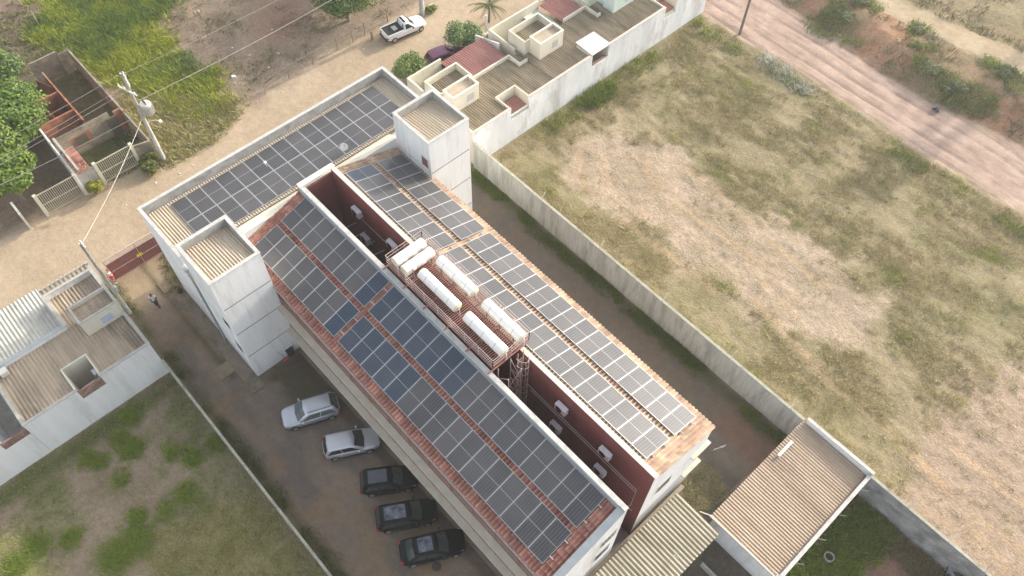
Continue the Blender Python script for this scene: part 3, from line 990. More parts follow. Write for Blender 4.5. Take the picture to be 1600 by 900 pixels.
# greener fringe: along the houses' wall, along the road edge
P = scatter(-36.5, 5, 30.9, 75, 30000, lambda x, y: ((x < -34.6) * (y > 38) * (y < 56) * (vnoise(x, y, .3, 3, 4) > .42) * 0.5 + (np.abs(s_road(x, y) - 1.0 - 1.4 * vnoise(x, y, .25, 3, 6)) < .7) * (vnoise(x, y, .3, 3, 2) > .45) * .7) * (s_up(x, y) > 0) * (s_road(x, y) > 0.2))
grass('field_weeds', P, 0.2, 0.5, 7, 0.04, mixc(len(P), LUSH * 1.2, LIME * .9, rng.random(len(P))), 0.2, 0.7)
P = scatter(-36, -32.5, 42.5, 47.5, 900, lambda x, y: (np.hypot((x + 35.6) / 1.1, (y - 44.6) / 2.2) < 1) * .95)
grass('tall_weeds', P, 0.3, 0.8, 8, 0.05, mixc(len(P), LUSH, LIME, rng.random(len(P)) * .6), 0.22, 0.6)

# embankment scrub and the verge beyond the track
P = scatter(-36, 25, 60, 110, 26000, lambda x, y: (s_up(x, y) < -0.3) * (samp(d_trk)(x, y) > 0.2) * np.clip((vnoise(x, y, .3, 4, 81) - .40) / .2, 0, 1))
grass('bank_grass', P, 0.15, 0.45, 6, 0.04, mixc(len(P), STRAW * .7, OLIVE * .8, rng.random(len(P)) * 1.1), 0.2, 0.7)
SCRUB = [((1310, 25), 2.2, 2.6), ((1345, 8), 2.0, 1.5), ((1335, 50), 1.6, 1.2), ((1430, 52), 1.6, 1.1), ((1455, 112), 2.2, 1.2), ((1490, 138), 3.2, 1.6), ((1525, 152), 2.2, 1.3), ((1565, 120), 2.6, 1.4), ((1440, 80), 2.0, 1.0)]
SP = [(at(*q, .8), a, c) for q, a, c in SCRUB]


def p_scrub(x, y):
    k = np.zeros_like(x)
    for p, a, c in SP:
        u = (x - p.x) * rd[0] + (y - p.y) * rd[1]
        v = -(x - p.x) * rd[1] + (y - p.y) * rd[0]
        k = np.maximum(k, np.clip(1.25 - np.hypot(u / a, v / c) + .5 * (vnoise(x, y, .9, 3, 84) - .5), 0, 1))
    return k


P = scatter(-32, 8, 60, 100, 42000, lambda x, y: p_scrub(x, y) * (.15 + .85 * (vnoise(x, y, 1.1, 3, 85) > .47)))
grass('bank_scrub', P, 0.15, 0.5, 9, 0.05, mixc(len(P), OLIVE * 1.5, LUSH * 1.5, rng.random(len(P)) * .8) + (rng.random((len(P), 1)) > .8) * STRAW * .25, 0.22, 0.9)

# bright weeds on the plot north of the ruin
s_green, s_dry, s_verge = samp(GREEN), samp(DRY), samp(VERGE)
P = scatter(-90, -56.5, 8, 34, 36000, lambda x, y: s_green(x, y) * (0.25 + 0.75 * (vnoise(x, y, .5, 3, 91) > .42)))
t = vnoise(P[:, 0], P[:, 1], 0.35, 4, 92)
grass('plot_weeds', P, 0.25, 0.75, 8, 0.055, mixc(len(P), LUSH * 1.25, LIME * 1.1, (t - .38) / .2 + rng.normal(0, .15, len(P))), 0.24, 0.7)
P = scatter(-66, -54, 9, 26, 7000, lambda x, y: s_verge(x, y) * .9)
grass('verge_grass', P, 0.2, 0.6, 8, 0.045, mixc(len(P), STRAW * 1.5, OLIVE * 1.8, rng.random(len(P)) * 1.1), 0.22, 0.7)
P = scatter(-92, -57, 14, 60, 14000, lambda x, y: s_dry(x, y) * np.clip((vnoise(x, y, .4, 4, 93) - .45) / .15, 0, 1) * .8)
grass('dry_lot_grass', P, 0.1, 0.35, 6, 0.04, mixc(len(P), STRAW * .75, OLIVE * .9, rng.random(len(P))), 0.2, 0.8)
P = scatter(-92, -66, -4, 16, 5000, lambda x, y: (x < -72) * (vnoise(x, y, .3, 4, 94) > .45) * .8)
grass('backlot_grass', P, 0.15, 0.5, 7, 0.045, mixc(len(P), STRAW * .7, LUSH, rng.random(len(P))), 0.2, 0.7)
# ruin court and street verge
P = scatter(-61, -55.6, 4.8, 11.4, 1600, lambda x, y: ((x > -60.5) * (x < -57) * (y > 6) * (y < 10.3)) * .55 + (x > -57) * (y > 6.2) * .5)
grass('court_grass', P, 0.08, 0.3, 6, 0.035, mixc(len(P), OLIVE * .8, LUSH, rng.random(len(P))), 0.16, 0.7)
# shaded lot south-west of the low wall
s_swd, s_swg, s_swl = samp(SWD), samp(SWG), samp(SWL)
P = scatter(-36.4, -8, -16, 0.9, 16000, lambda x, y: np.clip(s_swg(x, y) * .5 * (vnoise(x, y, .6, 3, 44) > .46) + .06 * (vnoise(x, y, .8, 3, 4) > .5) + .35 * (x < -35.2), 0, 1))
grass('shaded_lot_grass', P, 0.06, 0.22, 7, 0.035, mixc(len(P), OLIVE * 1.3, LUSH * 1.7, rng.random(len(P))), 0.2, 0.8)
P = scatter(-36.4, -5, -16, 0.9, 22000, lambda x, y: np.clip((s_swd(x, y) + s_swl(x, y) * .5) * np.clip((vnoise(x, y, .7, 3, 55) - .36) / .2, .1, 1), 0, 1))
grass('shaded_lot_scrub', P, 0.06, 0.26, 7, 0.028, mixc(len(P), STRAW * 1.05, LIME * .95, rng.random(len(P)) * .8), 0.22, 0.8)
# weeds behind the shed, along walls
s_seg = samp(SEG)
P = scatter(2.4, 10, 14, 30.3, 12000, lambda x, y: s_seg(x, y) * .9)
grass('yard_weeds', P, 0.2, 0.55, 8, 0.045, mixc(len(P), LUSH, LIME * .95, rng.random(len(P)) ** 1.6), 0.2, 0.7)
P = scatter(2.4, 14, 28.6, 30.3, 900, lambda x, y: (vnoise(x, y, .5, 3, 5) > .4) * .8)
grass('wall_straw', P, 0.25, 0.6, 6, 0.03, mixc(len(P), STRAW * .7, OLIVE, rng.random(len(P)) * .6), 0.2, 0.9)
P = scatter(-38, -3, 29.0, 30.3, 4000, lambda x, y: (vnoise(x * .6, y, .5, 3, 15) > .50) * np.clip((y - 29.0) / .8, 0, 1))
grass('alley_weeds', P, 0.08, 0.34, 7, 0.035, mixc(len(P), LUSH, LIME * .7, rng.random(len(P)) * .6), 0.16, 0.7)
P = scatter(-46, -5, 1.2, 2.2, 3000, lambda x, y: (vnoise(x * .6, y, .45, 3, 16) > .50) * np.clip((2.3 - y) / 1.0, 0, 1))
grass('parking_weeds', P, 0.06, 0.25, 7, 0.03, mixc(len(P), LUSH, OLIVE, rng.random(len(P))), 0.15, 0.7)
P = scatter(-46.2, -42.4, 4.6, 6.6, 500, lambda x, y: 0.8 * (y > 5.0 - .3 * (x + 44)))
grass('gate_grass', P, 0.1, 0.3, 7, 0.035, mixc(len(P), STRAW * .8, OLIVE, rng.random(len(P))), 0.16, 0.7)
P = scatter(-6, -2.9, 18, 25, 2500, lambda x, y: (sdf(x, y, P_yard_sunlit_dry) < .1) * .7)
grass('dry_yard_grass', P, 0.05, 0.16, 6, 0.03, mixc(len(P), STRAW * .9, OLIVE, rng.random(len(P)) * .8), 0.14, 0.9)

P = []
for q in ((1200, 95), (1212, 106), (1226, 116), (1240, 128), (1254, 138)):
    c = at(*q)
    P.append(rng.normal(0, .5, (70, 2)) + np.array([c.x, c.y]))
P = np.concatenate(P)
grass('pale_brush', P, 0.15, 0.5, 6, 0.035, mixc(len(P), np.array([.66, .64, .58]), np.array([.38, .35, .26]), rng.random(len(P))), 0.2, 1.0)

# fresh green clumps on the shaded lot
P = []
for q, r, n in (((205, 700), .8, 260), ((155, 722), .5, 110), ((205, 650), .7, 200), ((215, 845), 1.1, 380), ((180, 870), 1.0, 300), ((215, 805), .5, 110), ((290, 770), .7, 130), ((300, 715), .7, 150), ((270, 705), .6, 120), ((185, 685), .5, 100), ((60, 850), .8, 200), ((25, 885), .7, 180), ((110, 840), .6, 120), ((340, 690), .8, 160), ((135, 715), .6, 90), ((260, 800), .6, 100), ((190, 750), .5, 70)):
    c = at(*q)
    P.append(rng.normal(0, r * .55, (n, 2)) + np.array([c.x, c.y]))
P = np.concatenate(P)
P = P[P[:, 1] < .85]
grass('green_clumps', P, 0.08, 0.30, 8, 0.03, mixc(len(P), LUSH * 1.5, LIME * .9, rng.random(len(P)) * .8), 0.16, 0.9)
# ------------------------------------------------------------------ main building
def on_y(x, y, Y):
    d = ray(x, y)
    t = Y / d[1]
    return Vector((d[0] * t, Y, CAM_H + d[2] * t))


def tile_roof(m, x0, x1, y0, y1, zf, down):
    """clay tiles: columns 0.26 wide along X, courses 0.38 deep along Y; down = +1/-1 is the downhill Y direction"""
    ncol = max(1, round((x1 - x0) / 0.26))
    pw = (x1 - x0) / ncol
    nrow = max(1, round((y1 - y0) / 0.38))
    ph = (y1 - y0) / nrow
    prof = [0.0, 0.075, 0.10, 0.075, 0.0, -0.035]
    xs = [x0 + (i + k / 6) * pw for i in range(ncol) for k in range(6)] + [x1]
    pz = [prof[k] for i in range(ncol) for k in range(6)] + [0.0]
    vs, fs = [], []
    n = len(xs)
    for r in range(nrow):
        ya, yb = (y0 + r * ph, y0 + (r + 1) * ph)
        for e, yy in enumerate((ya, yb)):
            lift = 0.075 if (yy == yb) == (down > 0) else 0.0
            for i in range(n):
                j = 0.006 * math.sin(i * 12.9 + r * 4.1)
                vs.append((xs[i], yy, zf(yy) + pz[i] + lift + j))
    for r in range(nrow):
        for i in range(n - 1):
            a = r * 2 * n + i
            fs.append((a, a + 1, a + n + 1, a + n))
            if r + 1 < nrow:
                fs.append((a + n, a + n + 1, a + 2 * n + 1, a + 2 * n))
    m.add(vs, fs)
    return m


bld = thing('apartment_building', 'three-storey white building with two stair towers and two long red-tiled wings full of solar panels',
            'building', (-36.0, 15.87, 0.0))
ZL = lambda y: 8.37 + 0.33 * (y - 9.05)          # left tiles
ZR = lambda y: 8.37 + 0.33 * (22.75 - y)         # right tiles
ZF = lambda x, y=0: 9.28 + 0.065 * (x + 41.58)   # front sheet roof

M_APRON = mk('brown_apron', (.19, .15, .11), (.25, .20, .15), 1.5, .92, c3=(.12, .10, .07), s3=.8, t3=(.5, .7))
# street-side block
m = MB().use(M_WHITE)
m.box(-42.17, -36.30, 5.5, 26.24, -0.1, 9.15)
m.ring_wall(-42.17, -36.75, 5.5, 26.24, 9.15, 9.96, 0.18, skip='e')
m.box(-36.30, -36.06, 9.1, 14.5, 0, 9.40)
m.box(-36.30, -36.06, 17.25, 22.6, 0, 9.40)
m.build('street_block', None, bld)
m = MB()
m.ring_wall(-42.21, -36.75, 5.46, 26.28, 9.96, 10.0, 0.235, skip='e')
m.build('parapet', M_PARAPET, bld)
m = MB()
m.box(-41.985, -41.965, 5.70, 26.04, 9.16, 9.955)
m.box(-41.965, -36.76, 5.685, 5.705, 9.16, 9.955)
m.box(-41.965, -36.76, 26.035, 26.055, 9.16, 9.955)
m.build('parapet_lining', M_LINING, bld)
m = MB()
m.corr(-41.90, -36.72, 5.71, 26.03, ZF, 0.20, 0.030, 'x', 6)
m.build('sheet_roof', M_CORR, bld)
for ya, yb in ((9.1, 14.5), (17.25, 22.6)):
    m = MB()
    m.box(-36.75, -36.02, ya, yb, 9.40, 9.46)
    m.build('ledge', M_CREAM, bld)
m = MB()
m.box(-41.99, -41.86, 5.7, 26.04, 9.16, 9.20)
m.build('gutter', M_FLASH, bld)


def tower(y0, y1, wins):
    x0, x1 = -35.93, -31.97
    m = MB().use(M_WHITE)
    m.box(x0, x1, y0, y1, -0.1, 11.25)
    m.ring_wall(x0, x1, y0, y1, 11.25, 12.08, 0.20)
    t = m.build('stair_tower', None, bld)
    m = MB()
    m.ring_wall(x0 - .03, x1 + .03, y0 - .03, y1 + .03, 12.08, 12.12, 0.235)
    m.build('coping', M_PARAPET, t)
    m = MB()
    m.box(x0 + .201, x0 + .215, y0 + .2, y1 - .2, 11.26, 12.07)
    m.box(x0 + .215, x1 - .2, y1 - .215, y1 - .201, 11.26, 12.07)
    m.box(x0 + .215, x1 - .2, y0 + .201, y0 + .215, 11.26, 12.07)
    m.build('parapet_lining', M_LINING, t)
    m = MB()
    m.corr(x0 + .22, x1 - .205, y0 + .22, y1 - .22, lambda x, y: 11.42 + 0.13 * (x - x0), 0.20, 0.03, 'x', 6)
    m.build('sheet_roof', M_CORR, t)
    for z in (9.05, 5.95, 2.9):
        m = MB()
        m.box(x1 + .001, x1 + .012, y0 + .06, y1 - .06, z - .035, z + .035)
        m.build('joint_strip', M_JOINT, t)
        m = MB()
        m.box(x0 + .1, x1 - .06, y0 - .010, y0 - .001, z - .012, z + .012)
        m.build('joint_strip', M_FRAME, t)
    for (xa, xb, za, zb, frame, inner) in wins:
        f = MB()
        f.box(xa, xb, y0 - .03, y0 - .002, za, zb)
        w = f.build('window', frame, t)
        g = MB()
        g.box(xa + .08, xb - .08, y0 - .05, y0 - .031, za + .08, zb - .08)
        g.build('pane', inner, w)
    return t


tl = tower(5.5, 9.1, [(-33.15, -32.45, 6.2, 7.0, M_FRAME, M_DARK), (-33.05, -32.3, 3.0, 4.0, M_FRAME, M_GLASS)])
tr = tower(22.6, 26.24, [(-32.95, -32.2, 9.35, 10.3, M_FRAME, M_MAROON)])

# wings
RF = {}
for side in ('L', 'R'):
    m = MB().use(M_WHITE)
    if side == 'L':
        ya, yb, z = 10.45, 14.46, ZL
    else:
        ya, yb, z = 17.30, 21.35, ZR
    m.hexa([(-36.06, ya, 0), (-6.12, ya, 0), (-6.12, yb, 0), (-36.06, yb, 0)],
           [(-36.06, ya, z(ya) - .14), (-6.12, ya, z(ya) - .14), (-6.12, yb, z(yb) - .14), (-36.06, yb, z(yb) - .14)])
    w = m.build('wing_walls', None, bld)
    # courtyard parapet
    m = MB().use(M_WHITE)
    if side == 'L':
        m.box(-36.06, -5.78, 14.47, 14.70, 0.05, 10.50)
        m.use(M_PARAPET).box(-36.06, -5.75, 14.44, 14.745, 10.50, 10.55)
        m.use(M_FLASH).box(-36.0, -5.98, 14.34, 14.465, 10.02, 10.30)
    else:
        m.box(-36.06, -5.92, 17.04, 17.28, 0.05, 10.50)
        m.use(M_CREAM).box(-36.06, -5.88, 17.00, 17.31, 10.50, 10.55)
        m.use(M_FLASH).box(-36.0, -6.0, 17.285, 17.40, 10.02, 10.26)
    m.build('parapet', None, bld)
    # tiles
    m = MB()
    if side == 'L':
        tile_roof(m, -36.04, -31.95, 9.12, 14.46, ZL, -1)
        tile_roof(m, -31.95, -6.0, 9.08, 14.46, ZL, -1)
    else:
        tile_roof(m, -36.04, -31.95, 17.3, 22.58, ZR, 1)
        tile_roof(m, -31.95, -5.88, 17.3, 22.92, ZR, 1)
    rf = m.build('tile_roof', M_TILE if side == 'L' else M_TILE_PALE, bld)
    RF[side] = rf
    # soffit boards close the underside
    m = MB()
    if side == 'L':
        m.hexa([(-31.95, 9.09, ZL(9.09) - .13), (-6.0, 9.09, ZL(9.09) - .13), (-6.0, 10.5, ZL(10.5) - .13), (-31.95, 10.5, ZL(10.5) - .13)],
               [(-31.95, 9.09, ZL(9.09) - .05), (-6.0, 9.09, ZL(9.09) - .05), (-6.0, 10.5, ZL(10.5) - .05), (-31.95, 10.5, ZL(10.5) - .05)])
    else:
        m.hexa([(-31.95, 21.3, ZR(21.3) - .13), (-5.9, 21.3, ZR(21.3) - .13), (-5.9, 22.9, ZR(22.9) - .13), (-31.95, 22.9, ZR(22.9) - .13)],
               [(-31.95, 21.3, ZR(21.3) - .05), (-5.9, 21.3, ZR(21.3) - .05), (-5.9, 22.9, ZR(22.9) - .05), (-31.95, 22.9, ZR(22.9) - .05)])
    m.build('soffit', M_CREAM, rf)
    m = MB()
    if side == 'L':
        m.box(-31.9, -6.0, 9.0, 9.075, ZL(9.08) - .10, ZL(9.08) + .015)
        m.build('gutter', M_STEELPALE, rf)
    # galleries: slabs, rails
    for z0 in (2.9, 5.95):
        m = MB()
        if side == 'L':
            m.box(-31.95, -5.95, 8.68, 10.44, z0, z0 + .15)
        else:
            m.box(-31.95, -5.70, 21.36, 23.05, z0, z0 + .15)
        sl = m.build('gallery_slab', M_SLAB, bld)
        m = MB()
        yr = 9.15 if side == 'L' else 22.6
        zb = z0 + .15
        for zz in (zb + .10, zb + 1.0):
            m.box(-31.9, -6.05, yr - .025, yr + .025, zz - .025, zz + .025)
        x = -31.85
        k = 0
        while x < -6.05:
            if k % 14 == 0:
                m.box(x - .035, x + .035, yr - .035, yr + .035, zb, zb + 1.04)
            else:
                m.box(x - .010, x + .010, yr - .010, yr + .010, zb + .10, zb + 1.0)
            x += 0.14
            k += 1
        m.build('railing', M_STEELRED, sl)
# gable ends
m = MB().use(M_WHITE)
m.hexa([(-6.0, 8.9, -.1), (-5.78, 8.9, -.1), (-5.78, 14.465, -.1), (-6.0, 14.465, -.1)],
       [(-6.0, 8.9, ZL(8.9) + .22), (-5.78, 8.9, ZL(8.9) + .22), (-5.78, 14.465, ZL(14.465) + .24), (-6.0, 14.465, ZL(14.465) + .24)])
g1 = m.build('gable_wall', None, bld)
m = MB()
m.hexa([(-6.22, 8.88, ZL(8.88) + .225), (-5.75, 8.88, ZL(8.88) + .225), (-5.75, 14.43, ZL(14.43) + .245), (-6.22, 14.43, ZL(14.43) + .245)],
       [(-6.22, 8.88, ZL(8.88) + .27), (-5.75, 8.88, ZL(8.88) + .27), (-5.75, 14.43, ZL(14.43) + .29), (-6.22, 14.43, ZL(14.43) + .29)])
m.build('coping', M_FLASH, g1)
m = MB().use(M_WHITE)
m.hexa([(-6.115, 17.285, -.1), (-5.95, 17.285, -.1), (-5.95, 22.75, -.1), (-6.115, 22.75, -.1)],
       [(-6.115, 17.285, ZR(17.285) - .08), (-5.95, 17.285, ZR(17.285) - .08), (-5.95, 22.75, ZR(22.75) - .08), (-6.115, 22.75, ZR(22.75) - .08)])
g2 = m.build('gable_wall', None, bld)
for g, X, q in ((g1, -5.78, [((945, 847), (956.5, 834.5)), ((935, 868.5), (945, 857))]), (g2, -5.95, [((1031.5, 762.5), (1042, 750))])):
    for a, b in q:
        A, B = on_x(*a, X), on_x(*b, X)
        yc = 0.5 * (A.y + B.y)
        zc = 0.5 * (A.z + B.z)
        f = MB()
        f.box(X + .002, X + .03, yc - .62, yc + .62, zc - .55, zc + .55)
        w = f.build('window', M_FRAME, g)
        f = MB()
        f.box(X + .031, X + .045, yc - .54, yc - .02, zc - .47, zc + .47)
        f.box(X + .031, X + .045, yc + .02, yc + .54, zc - .47, zc + .47)
        f.build('pane', M_GLASS, w)
# doors and windows of the galleries
M_DOOR = mk('brown_door', (.16, .09, .055), (.21, .125, .08), 4, .6)
for side, Y, s in (('L', 10.45, -1), ('R', 21.35, 1)):
    for z0 in (.1, 3.05, 6.1):
        for k in range(7):
            x = -30.2 + k * 3.5
            m = MB()
            m.box(x, x + .85, min(Y + s * .002, Y + s * .03), max(Y + s * .002, Y + s * .03), z0, z0 + 2.1)
            m.build('door', M_DOOR, bld)
            m = MB()
            m.box(x + 1.4, x + 2.6, min(Y + s * .002, Y + s * .03), max(Y + s * .002, Y + s * .03), z0 + .95, z0 + 2.05)
            w = m.build('window', M_FRAME, bld)
            m = MB()
            m.box(x + 1.46, x + 2.54, min(Y + s * .031, Y + s * .042), max(Y + s * .031, Y + s * .042), z0 + 1.01, z0 + 1.99)
            m.build('pane', M_GLASS, w)
# light well: maroon faces, end wall, floor, landing
m = MB()
m.box(-35.95, -5.93, 17.005, 17.035, 0.02, 10.42)
m.box(-35.95, -5.80, 14.705, 14.73, 0.02, 10.42)
m.box(-36.06, -35.92, 14.735, 17.0, 0.02, 10.10)
m.build('light_well_lining', M_MAROON, bld)
m = MB()
m.box(-36.30, -35.88, 14.42, 17.33, 10.56, 10.61)
m.box(-36.28, -36.065, 14.5, 17.25, 0, 10.10)
m.build('light_well_coping', M_CREAM, bld)
m = MB()
m.box(-35.9, -5.0, 14.74, 17.0, -0.05, 0.03)
m.build('light_well_floor', M_CONC, bld)
p, q = at(521, 318, 3.0), at(556, 352, 3.0)
m = MB()
m.box(p.x, q.x, 15.9, 16.9, 2.9, 3.02)
m.build('landing_slab', M_CORR_TAN, bld)
m = MB()
for x in np.arange(-34.5, -29, 1.1):
    m.tube([(x, 14.74, 6.2 + .1 * math.sin(x)), (x + .5, 17.0, 6.3)], 0.02, 5)
m.build('tie_rod', M_PIPE, bld)
# conduits along the maroon wall
for pts in ([(-16.0, 16.97, 7.2), (-6.6, 16.97, 7.2), (-6.6, 16.97, 4.6), (-6.9, 16.97, 3.2)], [(-15.6, 16.97, 6.85), (-6.6, 16.97, 6.85)],
            [(-16.0, 16.97, 3.9), (-6.4, 16.97, 3.9)], [(-33, 16.97, 7.7), (-27.2, 16.97, 7.7)]):
    MB().tube(pts, 0.022, 5).build('conduit', M_PIPE, bld)
# downpipe and outlet between street block and near tower
m = MB()
m.tube([(-36.15, 5.42, 9.3), (-36.15, 5.42, 0.1)], 0.07, 8)
m.box(-36.45, -35.95, 5.25, 5.48, 9.25, 9.5)
for z in (8.6, 5.4, 2.4):
    m.box(-36.25, -36.05, 5.32, 5.48, z, z + .06)
m.build('downpipe', M_PIPEGREY, bld)
# concrete apron and door canopy along the parking side
m = MB()
m.box(-42.0, -31.0, 4.55, 5.48, -.05, .07)
m.box(-31.9, -6.0, 8.9, 10.45, -.05, .09)
m.build('apron', M_APRON, bld)

# ------------------------------------------------------------------ solar panels
def panel_proto(name, cellmat):
    o = thing(name, None, None, (0, 0, 0), local=True)
    w, l = 1.135 / 2, 2.265 / 2
    m = MB()
    f = 0.026
    m.box(-w, -w + f, -l, l, 0, .04)
    m.box(w - f, w, -l, l, 0, .04)
    m.box(-w + f, w - f, -l, -l + f, 0, .04)
    m.box(-w + f, w - f, l - f, l, 0, .04)
    m.build('frame', M_ALUFRAME, o)
    m = MB().use(cellmat)
    m.box(-w + f, w - f, -l + f, -.011, .012, .033)
    m.box(-w + f, w - f, .011, l - f, .012, .033)
    m.use(M_BUSBAR).box(-w + f, w - f, -.011, .011, .012, .034)
    m.build('cell_sheet', None, o)
    return o


proto_a = panel_proto('solar_panel', M_CELL)
proto_b = panel_proto('solar_panel', M_CELLSKY)
used = {'a': False, 'b': False}


def place_panel(blue, loc, rot, label, group):
    k = 'b' if blue else 'a'
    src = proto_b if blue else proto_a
    o = src if not used[k] else copy_tree(src)
    used[k] = True
    o.location = loc
    o.rotation_euler = rot
    tag(o, label, 'solar panel', group)


sl = math.atan(0.33)
PITCH = 1.1565
for side, strip, yc, zc in (('L', 'eave-side', 10.725, None), ('L', 'ridge-side', 13.24, None), ('R', 'ridge-side', 18.665, None), ('R', 'eave-side', 21.285, None)):
    zf = ZL if side == 'L' else ZR
    for i in range(24):
        x = (-35.17 + PITCH * (i + .5)) if i < 8 else (-25.53 + PITCH * (i - 8 + .5))
        if side == 'L':
            rot = (sl, 0, 0)
            blue = (strip == 'ridge-side' and 7 <= i <= 14) or (strip == 'eave-side' and 7 <= i <= 12)  # block of panels carrying the painted sky reflection
        else:
            rot = (-sl, 0, 0)
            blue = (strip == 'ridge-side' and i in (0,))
        wing = 'left tiled wing' if side == 'L' else 'right tiled wing'
        place_panel(blue, (x, yc, zf(yc) + 0.195), rot,
                    f"{'bluish' if blue else 'grey'} solar panel, {ORD[i]} from the street, {strip} strip, {wing}",
                    f'solar panels on the {wing}')
for row, xc in (('street-side', -40.43), ('light-well-side', -38.13)):
    for i in range(15):
        y = 7.39 + PITCH * (i + .5)
        place_panel(False, (xc, y, ZF(xc) + 0.065), (-math.atan(.065), 0, R(90)),
                    f"grey solar panel, {ORD[i]} from the left end in the front block's {'street-side' if row == 'street-side' else 'inner'} row",
                    'solar panels on the front block')
# aluminium rails the panels rest on, their ends showing past the strips
for side in ('L', 'R'):
    zf = ZL if side == 'L' else ZR
    for ys in ((10.2, 11.3, 12.7, 13.8) if side == 'L' else (20.75, 21.85, 18.1, 19.2)):
        m = MB()
        m.box(-35.3, -6.8, ys - .025, ys + .025, zf(ys) + .10, zf(ys) + .192)
        m.build('mounting_rail', M_ALUFRAME, RF[side])

# ------------------------------------------------------------------ tank platform over the light well
plat = thing('tank_platform', 'rust-red steel grating platform with railings carrying cream tanks over the light well', 'platform', (-21.8, 16.2, 10.56))
PX0, PX1, PY0, PY1, PZ = -26.85, -16.8, 14.85, 17.75, 10.78
m = MB()
x = PX0 + .05
while x < PX1:
    m.box(x, x + .055, PY0 + .06, PY1 - .06, PZ - .05, PZ)
    x += 0.15
for y in (PY0, 15.8, 16.75, PY1 - .06):
    m.box(PX0, PX1, y, y + .06, PZ - .15, PZ - .051)
m.build('grating', M_STEELRED, plat)
m = MB()
for x in np.arange(PX0, PX1 + .1, (PX1 - PX0) / 5):
    m.box(x - .05, x + .05, 14.47, 17.55, PZ - .215, PZ - .151)
m.build('crossbeam', M_STEELRED, plat)
for (a, b) in (((PX0, PY0), (PX1, PY0)), ((PX0, PY1), (PX1, PY1)), ((PX0, PY0), (PX0, PY1)), ((PX1, PY0), (PX1, PY1)), ((-24.9, PY0), (-24.9, 15.5))):
    m = MB()
    A, B = Vector((*a, PZ)), Vector((*b, PZ))
    n = max(1, round((B - A).length / 1.3))
    for i in range(n + 1):
        p = A.lerp(B, i / n)
        m.bar(p, p + Vector((0, 0, .95)), .04)
    for h in (.32, .63, .95):
        m.bar(A + Vector((0, 0, h)), B + Vector((0, 0, h)), .032)
    m.build('railing', M_STEELPALE, plat)
# lattice leg with caged ladder at the far end
lad = MB()
for x, y in ((-16.6, 15.1), (-16.6, 16.1), (-15.7, 15.1), (-15.7, 16.1)):
    lad.bar((x, y, 0), (x, y, 10.7), .05)
for k in range(9):
    z0, z1 = 0.3 + k * 1.15, 1.45 + k * 1.15
    lad.bar((-16.6, 15.1, z0), (-15.7, 15.1, z1), .03)
    lad.bar((-16.6, 16.1, z1), (-15.7, 16.1, z0), .03)
    lad.bar((-15.7, 15.1, z0), (-15.7, 16.1, z1), .03)
    lad.bar((-16.6, 15.1, z0), (-15.7, 15.1, z0), .03)
    lad.bar((-16.6, 16.1, z0), (-15.7, 16.1, z0), .03)
lad.build('lattice_leg', M_STEELPALE, plat)
lad = MB()
for y in (16.3, 16.75):
    lad.bar((-16.2, y, .2), (-16.2, y, 11.6), .04)
for z in np.arange(.5, 10.8, .3):
    lad.bar((-16.2, 16.3, z), (-16.2, 16.75, z), .025)
for z in np.arange(2.4, 11.3, .8):
    lad.tube([(-16.2 + .62 * math.sin(t), 16.525 + .38 * math.cos(t), z) for t in np.linspace(0, math.pi, 9)], .016, 4)
for t in (.6, 1.2, 1.9, 2.5):
    lad.bar((-16.2 + .62 * math.sin(t), 16.525 + .38 * math.cos(t), 2.4), (-16.2 + .62 * math.sin(t), 16.525 + .38 * math.cos(t), 11.2), .02)
lad.build('caged_ladder', M_STEELPALE, plat)


def tank(a, b, label):
    a, b = Vector(a), Vector(b)
    o = thing('water_tank', label, 'tank', tuple((a + b) / 2 - Vector((0, 0, .72))), 'cream tanks on the rooftop platform')
    d = (b - a).normalized()
    r = 0.365
    L = (b - a).length
    m = MB()
    m.tube([a + d * .06, a + d * .10, a + d * (L * .33), a + d * (L * .335), a + d * (L * .34), a + d * (L * .66), a + d * (L * .665), a + d * (L * .67), b - d * .10, b - d * .06],
           [r * .985, r, r, r * .985, r, r, r * .985, r, r, r * .985], 28)
    m.build('shell', M_TANK, o, smooth=True).modifiers.new('es', 'EDGE_SPLIT').split_angle = R(40)
    for e, s in ((a, 1), (b, -1)):
        m = MB()
        m.tube([e + d * s * .062, e + d * s * .03, e + d * s * .008, e], [r * .97, r * .90, r * .7, r * .2], 24)
        m.build('end_cap', M_TANKEND, o, smooth=True)
    for f_ in (.2, .5, .8):
        c_ = a + d * (L * f_)
        m = MB()
        m.tube([c_ - d * .02, c_ + d * .02], [r + .006, r + .006], 28)
        m.build('strap', M_FRAME, o)
    m = MB()
    side = d.cross(Vector((0, 0, 1)))
    for f in (.15, .5, .85):
        c = a + d * (L * f)
        for s in (-1, 1):
            m.bar(c + side * (s * .30) + Vector((0, 0, -.72)), c + side * (s * .30) + Vector((0, 0, -.2)), .05)
        m.bar(c + side * -.33 + Vector((0, 0, -.42)), c + side * .33 + Vector((0, 0, -.42)), .05)
    m.build('saddle', M_STEELRED, o)
    m = MB()
    e = b
    m.tube([e - d * .02, e + d * .10, e + d * .13 + Vector((0, 0, -.1)), e + d * .13 + Vector((0, 0, -.65))], .03, 6)
    m.build('pipe_stub', M_PIPE, o)
    return o


